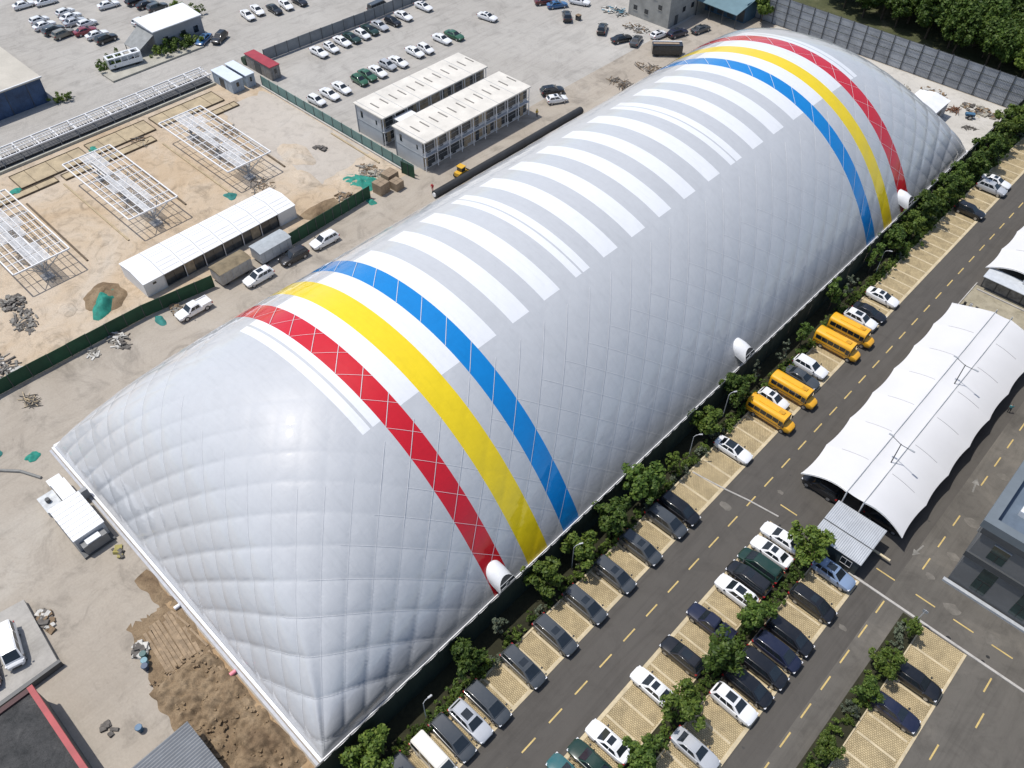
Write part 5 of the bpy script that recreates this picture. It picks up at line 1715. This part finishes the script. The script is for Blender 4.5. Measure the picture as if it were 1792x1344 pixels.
rough_ground('dug_trench', -33, -18.5, -2.6, -1.05, .35, dirt, .2, 5, .012, .9)
sand_dirt = ground_mat('sandy_earth', [(.3, (.30, .20, .11)), (.7, (.42, .30, .18))], .5, 1.5, 7, stain=.35, bmp=.7)
struct('sandy_strip', MB().quad((-33, -1.9, .016), (.3, -1.9, .016), (.3, -.96, .016), (-33, -.96, .016)), sand_dirt)
tp = []
for (ax, ay), (bx, by) in zip([(-28.0, -6.4), (-17, -8.7), (-14, -1.8), (-27.5, -1.8)], [(-17, -8.7), (-14, -1.8), (-27.5, -1.8), (-28.0, -6.4)]):
    for k in range(14):
        t_ = k / 14
        tp.append((ax + (bx - ax) * t_ + random.gauss(0, .22), ay + (by - ay) * t_ + random.gauss(0, .2), .008))
struct('trodden_earth', MB().add(tp, [tuple(range(len(tp)))]), dirt)
cl = MB()
rc = random.Random(77)
for k in range(420):
    cx_, cy_ = rc.uniform(-20, -1.8), rc.uniform(-8.4, -1.4)
    r0 = rc.uniform(.05, .22) * (1.6 if rc.random() < .12 else 1)
    z_ = .25 + .5 * max(0, noise.noise((cx_ * .25 + 3, cy_ * .25, 9.1)))
    vs_ = []
    for dz in (-1, 1):
        for q in range(5):
            a_ = q * 1.256 + rc.uniform(-.3, .3)
            vs_.append((cx_ + r0 * math.cos(a_) * rc.uniform(.6, 1.1), cy_ + r0 * math.sin(a_) * rc.uniform(.6, 1.1), z_ + dz * r0 * rc.uniform(.3, .8)))
    cl.add(vs_, [tuple(range(4, -1, -1)), tuple(range(5, 10))] + [(q, (q + 1) % 5, 5 + (q + 1) % 5, 5 + q) for q in range(5)])
o = cl.build('earth_clods', dirt)
tag(o, 'loose clods of brown earth on the dug strip before the dome', 'soil', kind='stuff')
plk = pm('weathered_plank', (.30, .22, .14), .85, .35, 1.5, fine=.2)
for k in range(9):
    o = MB().box(-3.4, 3.4, -.2, .2, 0, .06).build('plank', plk)
    o.location = (-22.6 + random.uniform(-.4, .4), -5.8 + k * .47, .03)
    o.rotation_euler = (0, 0, R(-6 + random.uniform(-2, 2)))
    tag(o, 'weathered plank in the laid row on the dug strip before the dome', 'plank', 'planks laid on the dug strip')
for k, (x, y, rz) in enumerate(((-24.6, -1.7, 8), (-21.0, -1.45, 4), (-17.2, -1.7, -5))):
    o = MB().box(-1.6, 1.6, -.13, .13, 0, .1).build('timber_beam', plk)
    o.location = (x, y, .1)
    o.rotation_euler = (0, 0, R(rz))
    tag(o, 'loose timber beam beside the front base beam, %s from the left' % ORD[k], 'beam')

# dark flat roof with red parapet
b = thing('dark_roof_building', 'dark flat roofed building with red parapet edge at bottom left', 'building', (-13.5, -29, 0))
MB().box(-13, 13, -12, 12.2, 0, 3.6).build('wall', dk2, b)
rough = ground_mat('dark_roof_felt', [(.3, (.04, .042, .043)), (.6, (.075, .075, .075)), (.85, (.17, .17, .16))], .5, 1.6, 9, stain=.4, bmp=.8, speck=.4)
MB().box(-12.6, 13, -12, 11.7, 3.61, 3.75).build('roof', rough, b)
redp = pm('red_parapet', (.34, .05, .055), .6, .2, .6)
MB().box(-13.2, 13, 11.72, 12.3, 3.5, 4.05).build('parapet', redp, b)
MB().box(-13.2, -12.62, -12, 11.71, 3.5, 4.0).build('parapet', pm('shadow_toned_parapet', (.07, .03, .03), .7), b)  # shadow along this roof edge is put into the parapet's dark colour
# raised ledge with cars
lg_ = thing('raised_ledge', 'raised concrete ledge with dark retaining edge holding the white van', 'ledge', (-33.5, -18.5, 0))
MB().prism([(-8, -8), (4.2, -8), (4.3, 4.6), (-6, 5.4)], 0, .78).build('slab', concrete, lg_)
MB().prism([(3.95, -8), (4.5, -8), (4.5, 4.9), (4.05, 4.8)], .1, 1.0).build('edge', steel_dark, lg_)
# corrugated roof
s = thing('corrugated_shed', 'grey corrugated roof shed at the bottom edge beside the dug earth', 'shed', (-8.7, -11.6, 0))
ribbed(-3.4, 3.4, -5, 4.1, 2.9, 3.0, 20, 'roof', s, pm('corrugated_grey', (.24, .25, .26), .5, .15, .5, metal=.2), .13)
MB().box(-3.2, 3.2, -4.8, 3.9, 0, 2.85).build('wall', dk2, s)
MB().box(3.2, 3.25, -1, .2, 0, 2.1).build('door', steel_dark, s)

# ------------------------------------------------------------------ rubble, nets, heaps
def heap(name, label, x, y, r, h, mats, n, kind, seed, flat=.5):
    rr_ = random.Random(seed)
    root = thing(name, label, 'debris', (x, y, 0))
    base_a = rr_.uniform(0, 3.1)
    for mi, m in enumerate(mats):
        mb = MB()
        for k in range(n):
            a = rr_.uniform(0, 6.28)
            d = r * math.sqrt(rr_.random())
            px, py = math.cos(a) * d, math.sin(a) * d * flat
            pz = h * (1 - d / r) * rr_.random()
            M = Matrix.Translation((px, py, pz + .08)) @ Matrix.Rotation(base_a + rr_.gauss(0, .45) + (1.57 if rr_.random() < .2 else 0), 4, 'Z') @ Matrix.Rotation(rr_.uniform(-.3, .3), 4, 'X') @ Matrix.Rotation(rr_.uniform(-.16, .16), 4, 'Y')
            if kind == 'planks':
                l, w_, t = rr_.uniform(.3, 1.0), rr_.uniform(.05, .22), .05
            elif kind == 'pipes':
                l, w_, t = rr_.uniform(.4, 1.4), .045, .045
            else:
                l, w_, t = rr_.uniform(.15, .5), rr_.uniform(.12, .4), rr_.uniform(.08, .25)
            mb.box(-l, l, -w_, w_, -t, t, M)
        o = mb.build(['timber', 'metal_scrap', 'chunks'][mi % 3], m, root)
        o['kind'] = 'stuff'
    return root
scrap_g = pm('scrap_grey', (.20, .19, .17), .8, .4, 2)
scrap_w = pm('scrap_white', (.48, .47, .44), .7, .3, 2)
scrap_b = pm('scrap_brown', (.20, .14, .085), .85, .4, 2)
scrap_d = pm('scrap_dark', (.11, .10, .09), .8, .4, 2)
heap('scrap_heap', 'heap of grey tarpaulin and timber scrap beside the green hoarding', -71.8, 16.5, 2.4, .9, [scrap_g, scrap_d, scrap_w], 20, 'planks', 1)
heap('scrap_heap', 'low scatter of white boards at the left end of the grey scrap heap', -72.0, 12.4, 1.3, .3, [scrap_w, scrap_g], 10, 'planks', 2)
heap('scrap_heap', 'brown rubble pile behind the white pickup truck', -71.6, 26.2, 1.3, .5, [scrap_b, scrap_g], 16, 'chunks', 3)
heap('scrap_heap', 'pale bundle of bent canes on the road at far left', -69.6, 1.6, 1.6, .5, [pm('cane', (.42, .34, .22), .8, .3, 2), scrap_d], 16, 'pipes', 4)
heap('scrap_heap', 'tangled metal junk along the far left side of the dome', -64.6, 131.5, 4.6, .8, [scrap_d, scrap_g, scrap_b], 26, 'pipes', 5, .35)
heap('scrap_heap', 'more metal junk just before the stripped coach', -64.8, 141.0, 4.0, .8, [scrap_d, scrap_b], 24, 'pipes', 6, .5)
heap('scrap_heap', 'mixed junk and boards in front of the concrete house', -79.5, 154.5, 3.0, .7, [scrap_b, scrap_w, scrap_g], 22, 'planks', 7, .6)
heap('scrap_heap', 'blue and grey junk at the left of the concrete house', -89.0, 158.2, 3.4, 1.2, [pm('junk_blue', (.08, .20, .27), .7, .3, 1), scrap_g, scrap_w], 20, 'planks', 8, .6)
heap('rubble_heap', 'white rubble chunks behind the dome’s far end', -22.0, 171.2, 3.2, .6, [scrap_w, vb], 26, 'chunks', 9, .7)
heap('rubble_heap', 'rubble and weeds beside the entrance lock', -14.5, 174.2, 3.4, .5, [scrap_w, scrap_b], 26, 'chunks', 10, .6)
heap('rubble_heap', 'dark soil and stone spill along the yard edge at the far end', -4.6, 174.0, 4.0, .4, [scrap_d, scrap_b, vb], 30, 'chunks', 11, .45)
heap('scrap_heap', 'rusty scrap tangle near the entrance lock', -8.6, 170.6, 1.3, .9, [pm('rust', (.16, .07, .035), .9, .3, 2)], 26, 'pipes', 12, .8)
heap('scrap_heap', 'wire and hose tangle on the pale far yard', -3.4, 165.8, 1.5, .2, [scrap_d], 14, 'pipes', 13, .6)
heap('scrap_heap', 'dark rubble at the upper left of the dug pit', -91.5, 9.0, 2.4, .6, [scrap_d, scrap_g], 24, 'chunks', 14, .7)
heap('scrap_heap', 'grey timber and steel scrap below the left frame', -86.5, 8.5, 3.0, .5, [scrap_g, scrap_d], 26, 'planks', 15, .6)
heap('scrap_heap', 'stacked boards at the left edge behind the hoarding', -79.0, 1.0, 3.2, .5, [scrap_w, scrap_g, scrap_d], 22, 'planks', 16, .8)
heap('scrap_heap', 'timber scrap by the corner of the cardboard pallets', -75.8, 63.8, 2.2, .5, [scrap_b, scrap_g], 20, 'planks', 17, .6)
heap('scrap_heap', 'broken stone and boards beyond the cardboard pallets', -78.8, 72.4, 3.2, .6, [scrap_b, vb, scrap_g], 22, 'planks', 18, .6)
heap('scrap_heap', 'pipes and formwork under the far canopy frame', -89.6, 55.0, 3.2, .5, [scrap_g, scrap_b], 18, 'pipes', 19, .8)
heap('scrap_heap', 'twisted reinforcement behind the far canopy frame', -110.5, 62.0, 2.4, .5, [scrap_g, scrap_b], 16, 'pipes', 20, .6)
heap('scrap_heap', 'reinforcement cage heap by the trench', -120.0, 47.5, 2.2, .6, [scrap_g, scrap_b], 16, 'pipes', 21, .6)
heap('scrap_heap', 'small dark scrap beside the sandy slab', -92.0, 70.5, 1.4, .3, [scrap_d], 12, 'chunks', 22, .7)
heap('scrap_heap', 'white sacks and bottles beside the bins', -24.4, -6.8, 1.0, .5, [scrap_w, scrap_d], 14, 'chunks', 23, .8)
heap('scrap_heap', 'rubbish strip behind the raised ledge', -35.6, -12.6, 1.6, .4, [scrap_d, scrap_w, scrap_b], 14, 'chunks', 24, .4)
heap('scrap_heap', 'small rubbish scatter near the red parapet', -19.0, -13.6, .9, .15, [scrap_d], 8, 'chunks', 25, .6)
heap('scrap_heap', 'yellow and black scraps by the front beam', -37.8, -2.2, .9, .2, [scrap_d, pm('scrap_yellow', (.30, .26, .08), .7)], 5, 'chunks', 26, .5)

net = pm('teal_net', (.02, .25, .19), .8, .35, 1.2, bmp=.6, fine=.2)
net2 = pm('teal_net_blue', (.03, .20, .18), .8, .35, 1.2, bmp=.6, fine=.2)
def drape(name, label, x, y, rx, ry, h, mat, seed, rz=0.0, pit=False):
    n, m_ = 26, 11
    mb = MB()
    for j in range(m_ + 1):
        t = j / m_
        for k in range(n):
            a = 2 * math.pi * k / n
            ed = 1 + .32 * noise.noise((math.cos(a) * 1.3 + seed, math.sin(a) * 1.3, seed)) + .1 * noise.noise((math.cos(a) * 4 + seed, math.sin(a) * 4, 5))
            px, py = rx * t * ed * math.cos(a), ry * t * ed * math.sin(a)
            z = h * (1 - t ** 1.7) * (1 + .7 * noise.noise((px * .9 + seed, py * .9, 2))) + .13 * noise.noise((px * 2.4, py * 2.4, seed)) * (1 - t * .6)
            mb.v.append((px, py, max(.03, z + .03) if t < 1 else .02))
    for j in range(m_):
        for k in range(n):
            mb.f.append((j * n + k, (j + 1) * n + k, (j + 1) * n + (k + 1) % n, j * n + (k + 1) % n))
    o = mb.build(name, mat, None, True, 60)
    o.location = (x, y, .01)
    o.rotation_euler = (0, 0, rz)
    return o
o = drape('earth_mound', '', -82.6, 19.9, 3.6, 3.2, 1.0, dirt, 2.0)
tag(o, 'brown earth mound half covered by a teal net', 'mound')
o = drape('net_sheet', '', -81.0, 19.1, 1.7, 3.4, 1.5, net, 5.0, R(44))
tag(o, 'teal debris net lying over the brown earth mound', 'net')
o = drape('earth_mound', '', -78.2, 67.4, 4.4, 3.2, .75, sand, 8.0)
tag(o, 'pale sand mound under the large teal net', 'mound')
o = drape('net_sheet', '', -77.6, 68.2, 3.9, 3.0, .95, net, 11.0, R(20))
tag(o, 'large teal debris net beside the cardboard pallets', 'net')
for x, y, rx, ry, lb, sd in ((-71.4, 66.2, 1.2, .7, 'small teal net at the foot of the green hoarding end', 1), (-71.2, 23.2, 1.5, .7, 'teal net bundle beside the hoarding behind the pickup', 2), (-59.8, -2.8, .9, .9, 'small teal net near the far left corner of the dome', 3),
                             (-63.6, -6.0, .8, .7, 'dark teal bag at the left edge', 4), (-124.0, 39.8, 1.6, 1.0, 'teal net in the trench beside the middle frame', 6), (-121, 23.0, 1.4, 1.3, 'teal net at the corner of the left frame', 7),
                             (-91.5, 49.6, 1.5, 1.0, 'dark teal net below the far frame', 8), (-18.0, -7.6, .7, .5, 'crumpled green net beside the corrugated shed', 9), (-85.5, 44.0, .6, .5, 'tiny dark green bag on the sand behind the tent', 10)):
    o = drape('net_sheet', '', x, y, rx, ry, .4, net2 if sd in (2, 4, 8, 10) else net, sd * 3.3)
    tag(o, lb, 'net')
for i, (x, y, rx, ry, h_, lb) in enumerate(((-94, 66, 5, 2.5, .35, 'low sandy ridge right of the far frame'), (-86, 62.5, 4, 1.4, .5, 'grey earth ridge behind the tent’s far end'), (-76.5, 58.5, 1.6, 4.5, .5, 'brown earth ridge behind the short green hoarding'),
        (-79, 9, 4.5, 2.4, .3, 'pale spoil mound behind the long hoarding'), (-98, 27, 3.5, 2.0, .22, 'flat sandy hump between the left and middle frames'), (-100, 46, 4.0, 2.2, .22, 'flat sandy hump between the middle and far frames'), (-84.2, 14.4, 2.0, 1.3, .4, 'small brown mound left of the teal-netted mound'))):
    o = drape('earth_mound', '', x, y, rx, ry, h_, sand if i != 2 else dirt, 20 + i * 1.7)
    tag(o, lb, 'mound')
# strip foundations and kerbs in the site
fnd = pm('formwork_concrete', (.42, .34, .22), .85, .25, .5, fine=.15)
timber = pm('dark_formwork', (.12, .09, .06), .85, .3, 1.5)
for i, (x0, x1, y0, y1) in enumerate(((-126.5, -121.0, 24, 38), (-126.5, -121.5, 39, 52), (-126.5, -121.5, 53, 68), (-120.4, -118.4, 10, 30), (-120.0, -117.8, 31, 50), (-119.5, -117.5, 62, 69))):
    o = thing('foundation_slab', 'tan concrete foundation slab, %s along the pipe rack from the left edge' % ORD[i], 'slab', ((x0 + x1) / 2, (y0 + y1) / 2, 0), 0, 'foundation slabs')
    hx, hy = (x1 - x0) / 2, (y1 - y0) / 2
    MB().box(-hx + .13, hx - .13, -hy + .13, hy - .13, 0, .22).build('slab', fnd, o)
    MB().box(-hx, hx, -hy, -hy + .12, 0, .32).box(-hx, hx, hy - .12, hy, 0, .32).box(-hx, -hx + .12, -hy + .12, hy - .12, 0, .32).box(hx - .12, hx, -hy + .12, hy - .12, 0, .32).build('formwork', timber, o)
    for k in range(3):
        MB().tube((-hx + .3, -hy + (k + .7) * hy * .6, .24), (hx - .3, -hy + (k + .7) * hy * .6, .24), .05).build('bar', timber, o)
for i, (x0, y0, x1, y1) in enumerate(((-118, 62.5, -92, 62.0), (-116, 50.2, -92, 50.0), (-117, 42.6, -95, 42.4), (-117, 30.2, -93, 30.0), (-116, 22.6, -93, 22.4), (-95, 75.5, -80, 75.3))):
    L = math.hypot(x1 - x0, y1 - y0)
    o = MB().box(-L / 2, L / 2, -.16, .16, 0, .22).build('ground_beam', fnd if i % 2 else timber)
    o.location = ((x0 + x1) / 2, (y0 + y1) / 2, 0)
    o.rotation_euler = (0, 0, math.atan2(y1 - y0, x1 - x0))
    tag(o, 'long low ground beam across the sandy site, %s from the teal fence' % ORD[i], 'beam')
pp = []
for (ax, ay), (bx, by) in zip([(-108, 62.5), (-83, 63.5), (-84, 76.5), (-119, 76.5), (-119, 66)], [(-83, 63.5), (-84, 76.5), (-119, 76.5), (-119, 66), (-108, 62.5)]):
    for k in range(12):
        t_ = k / 12
        pp.append((ax + (bx - ax) * t_ + random.gauss(0, .35), ay + (by - ay) * t_ + random.gauss(0, .3) * (by < 76), .01))
struct('paved_patch', MB().add(pp, [tuple(range(len(pp)))]), ground_mat('site_slab', [(.25, (.41, .37, .32)), (.6, (.47, .43, .38)), (.85, (.50, .47, .43))], .06, .4, 4.0, stain=.22))

# cardboard pallets
cb_ = pm('cardboard', (.27, .205, .14), .85, .2, 1, fine=.1)
for i, (x, y, sx, sy, h_) in enumerate(((-72.6, 69.6, 2.3, 2.3, 2.1), (-71.4, 72.3, 2.0, 1.9, 1.5), (-74.4, 73.2, 2.2, 2.6, 1.6))):
    o = thing('wrapped_pallet', ['tall brown carton stack at the end of the green hoarding', 'low brown carton stack on the road side of the group', 'brown carton stack behind the two others'][i], 'pallet', (x, y, 0), R(4))
    MB().box(-sx / 2, sx / 2, -sy / 2, sy / 2, 0, .14).build('pallet', plk, o)
    nz = int(h_ / .5)
    for k in range(nz):
        for q in range(2):
            for p_ in range(2):
                MB().box(-sx / 2 + p_ * sx / 2 + .02, -sx / 2 + (p_ + 1) * sx / 2 - .02, -sy / 2 + q * sy / 2 + .02, -sy / 2 + (q + 1) * sy / 2 - .02, .14 + k * .5, .14 + (k + 1) * .5 - .02).build('carton', cb_, o)
# black roll along the left foot of the dome
r_ = thing('membrane_roll', 'long black membrane roll lying along the left foot of the dome', 'roll', (-64.0, 95.5, 0))
MB().tube((0, -20.5, .75), (0, 20.5, .75), .75, .75, 16).build('roll', pm('black_membrane', (.022, .024, .027), .6, .3, .5), r_, True, 50)
MB().tube((0, -20.7, .75), (0, -20.5, .75), .42, .42, 12).build('core', steel_white, r_)
MB().box(.8, 1.4, -20.5, 20.5, 0, .08).build('skirt', pm('black_membrane', (.02, .02, .02)), r_)
# bins and bags by the dug strip
for i, (x, y, c, lb) in enumerate(((-23.4, -6.9, (.03, .10, .10), 'dark teal bin in the group by the plank row'), (-22.6, -7.2, (.12, .25, .30), 'pale blue bin beside the dark teal bin'), (-22.0, -7.5, (.03, .06, .12), 'dark blue bin nearest the shed'), (-16.4, -11.4, (.04, .12, .22), 'blue bucket alone on the concrete'))):
    o = thing('waste_bin', lb, 'bin', (x, y, 0), R(20 * i))
    MB().tube((0, 0, 0), (0, 0, .85), .3, .38, 12).build('tub', pm('bin_%d' % i, c, .5), o, True, 50)
    MB().tube((0, 0, .85), (0, 0, .92), .4, .36, 12).build('lid', pm('bin_%d' % i, c, .5), o, True, 50)
o = thing('small_kiosk', 'tiny dark box standing alone beside the black boxy car', 'box', (-92.6, 148.6, 0))
MB().box(-.5, .5, -.5, .5, 0, 1.1).build('box', steel_dark, o)
MB().box(-.55, .55, -.55, .55, 1.1, 1.2).build('lid', scrap_b, o)

# scooters by the booth
def scooter(x, y, rz, lb, c):
    s_ = thing('scooter', lb, 'scooter', (x, y, 0), rz, 'scooters by the canopy end')
    tm_ = MB().tube((0, -.06, 0), (0, .06, 0), .25, .25, 12).mesh('scooter_tyre', tyre, True, 50)
    for xx in (-.6, .62):
        inst('wheel', tm_, s_, (xx, 0, .25))
    o = MB().box(-.85, -.05, -.16, .16, .35, .68).box(-.1, .4, -.14, .14, .22, .32).build('body', c, s_)
    bevel_mesh(o.data, .04, 1)
    MB().box(-.8, -.1, -.14, .14, .69, .80).build('seat', black_plastic, s_)
    MB().tube((.62, 0, .25), (.42, 0, .98), .05).box(.38, .55, -.2, .2, .3, .85).build('front_shield', c, s_)
    MB().tube((.42, -.34, 1.0), (.42, .34, 1.0), .025).build('handlebar', black_plastic, s_)
sc = [pm('scooter_black', (.03, .03, .03), .4), pm('scooter_white', (.6, .6, .6), .4), pm('scooter_dark', (.05, .05, .06), .4)]
for i, (x, y) in enumerate(((18.3, 113.0), (19.2, 113.3), (20.2, 113.1), (21.1, 112.9), (22.0, 112.6))):
    scooter(x, y, R(80 + 6 * i), 'scooter parked by the canopy’s far end, %s from the road' % ORD[i], sc[i % 3])

# handcart on the far yard
w = thing('hand_cart', 'blue handcart with two dark tyres on the pale far yard', 'cart', (-5.2, 169.8, 0), R(30))
MB().box(-.9, .9, -.5, .5, .6, 1.1).build('tray', pm('cart_blue', (.05, .13, .22), .6), w)
tmc = MB().tube((0, -.13, 0), (0, .13, 0), .5, .5, 16).mesh('cart_tyre', tyre, True, 50)
rmc = MB().tube((0, -.15, 0), (0, .15, 0), .3, .3, 10).mesh('cart_rim', scrap_w)
for s_ in (-1, 1):
    q = inst('wheel', tmc, w, (0, s_ * .75, .5))
    inst('rim', rmc, q)
MB().tube((.9, -.3, .9), (2.0, -.3, .5), .04).tube((.9, .3, .9), (2.0, .3, .5), .04).build('handle', pm('cart_yellow', (.5, .35, .05), .6), w)

# ------------------------------------------------------------------ people
def person(x, y, rz, label, shirt, trousers, hat=None, arm=0.25):
    me = bpy.data.meshes.new('body')
    J = {'pel': (0, 0, .93), 'sp': (0, 0, 1.15), 'ch': (.01, 0, 1.36), 'nk': (.02, 0, 1.5), 'h1': (.03, 0, 1.58), 'h2': (.03, 0, 1.70),
         'ls': (0, .19, 1.41), 'le': (.03, .26, 1.13), 'lh': (.12, .25, .88), 'rs': (0, -.19, 1.41), 're': (.06, -.25, 1.14), 'rh': (.06 + arm, -.22, .98),
         'lp': (0, .10, .88), 'lk': (.06, .11, .48), 'la': (.02, .11, .09), 'lt': (.2, .12, .05), 'rp': (0, -.10, .88), 'rk': (-.02, -.11, .48), 'ra': (-.12, -.11, .1), 'rt': (.06, -.12, .05)}
    rad = {'pel': .15, 'sp': .135, 'ch': .155, 'nk': .06, 'h1': .085, 'h2': .09, 'ls': .08, 'le': .055, 'lh': .045, 'rs': .08, 're': .055, 'rh': .045, 'lp': .1, 'lk': .07, 'la': .05, 'lt': .045, 'rp': .1, 'rk': .07, 'ra': .05, 'rt': .045}
    keys = list(J)
    E_ = [('pel', 'sp'), ('sp', 'ch'), ('ch', 'nk'), ('nk', 'h1'), ('h1', 'h2'), ('ch', 'ls'), ('ls', 'le'), ('le', 'lh'), ('ch', 'rs'), ('rs', 're'), ('re', 'rh'), ('pel', 'lp'), ('lp', 'lk'), ('lk', 'la'), ('la', 'lt'), ('pel', 'rp'), ('rp', 'rk'), ('rk', 'ra'), ('ra', 'rt')]
    me.from_pydata([J[k] for k in keys], [(keys.index(a_), keys.index(b_)) for a_, b_ in E_], [])
    tmp = bpy.data.objects.new('tmp_body', me)
    col.objects.link(tmp)
    md = tmp.modifiers.new('skin', 'SKIN')
    if not me.skin_vertices:
        me.attributes.new('skin', 'FLOAT', 'POINT')
    for i, k in enumerate(keys):
        me.skin_vertices[0].data[i].radius = (rad[k], rad[k])
    me.skin_vertices[0].data[0].use_root = True
    sd = tmp.modifiers.new('sub', 'SUBSURF')
    sd.levels = sd.render_levels = 1
    bpy.context.view_layer.update()
    ev = tmp.evaluated_get(bpy.context.evaluated_depsgraph_get())
    bm_ = bpy.data.meshes.new_from_object(ev)
    bpy.data.objects.remove(tmp)
    skin = pm('skin', (.42, .26, .18), .6)
    hair = pm('hair', (.02, .016, .013), .7)
    shoes = pm('shoes', (.03, .03, .03), .7)
    bm_.materials.clear()
    for m in (shirt, trousers, skin, hair, shoes):
        bm_.materials.append(m)
    for p_ in bm_.polygons:
        c = p_.center
        if c.z > 1.66 or (c.z > 1.56 and c.x < .0): p_.material_index = 3
        elif c.z > 1.49: p_.material_index = 2
        elif c.z < .11: p_.material_index = 4
        elif abs(c.y) > .17 and c.z < 1.08 and c.z > .8: p_.material_index = 2
        elif c.z < .98: p_.material_index = 1
        else: p_.material_index = 0
        p_.use_smooth = True
    root = thing('person', label, 'person', (x, y, 0), rz)
    link(bpy.data.objects.new('body', bm_), root)
    if hat is not None:
        MB().tube((.03, 0, 1.71), (.03, 0, 1.83), .13, .08, 12).tube((.05, 0, 1.70), (.05, 0, 1.72), .17, .17, 12).build('hat', hat, root, True, 50)
trs = pm('trousers_dark', (.03, .035, .045), .8)
person(32.4, 96.2, R(120), 'person in teal shirt and dark trousers walking beside the long canopy', pm('shirt_teal', (.10, .33, .36), .8), trs)
person(-65.9, 76.2, R(-60), 'person in red clothes standing at the end of the black roll', pm('shirt_red', (.55, .03, .04), .8), pm('trousers_red', (.40, .03, .04), .8))
person(-69.6, 108.7, R(-40), 'person in yellow vest by the corner of the prefab office', pm('vest_yellow', (.55, .36, .03), .8), trs, pm('hat_yellow', (.6, .45, .05), .5))
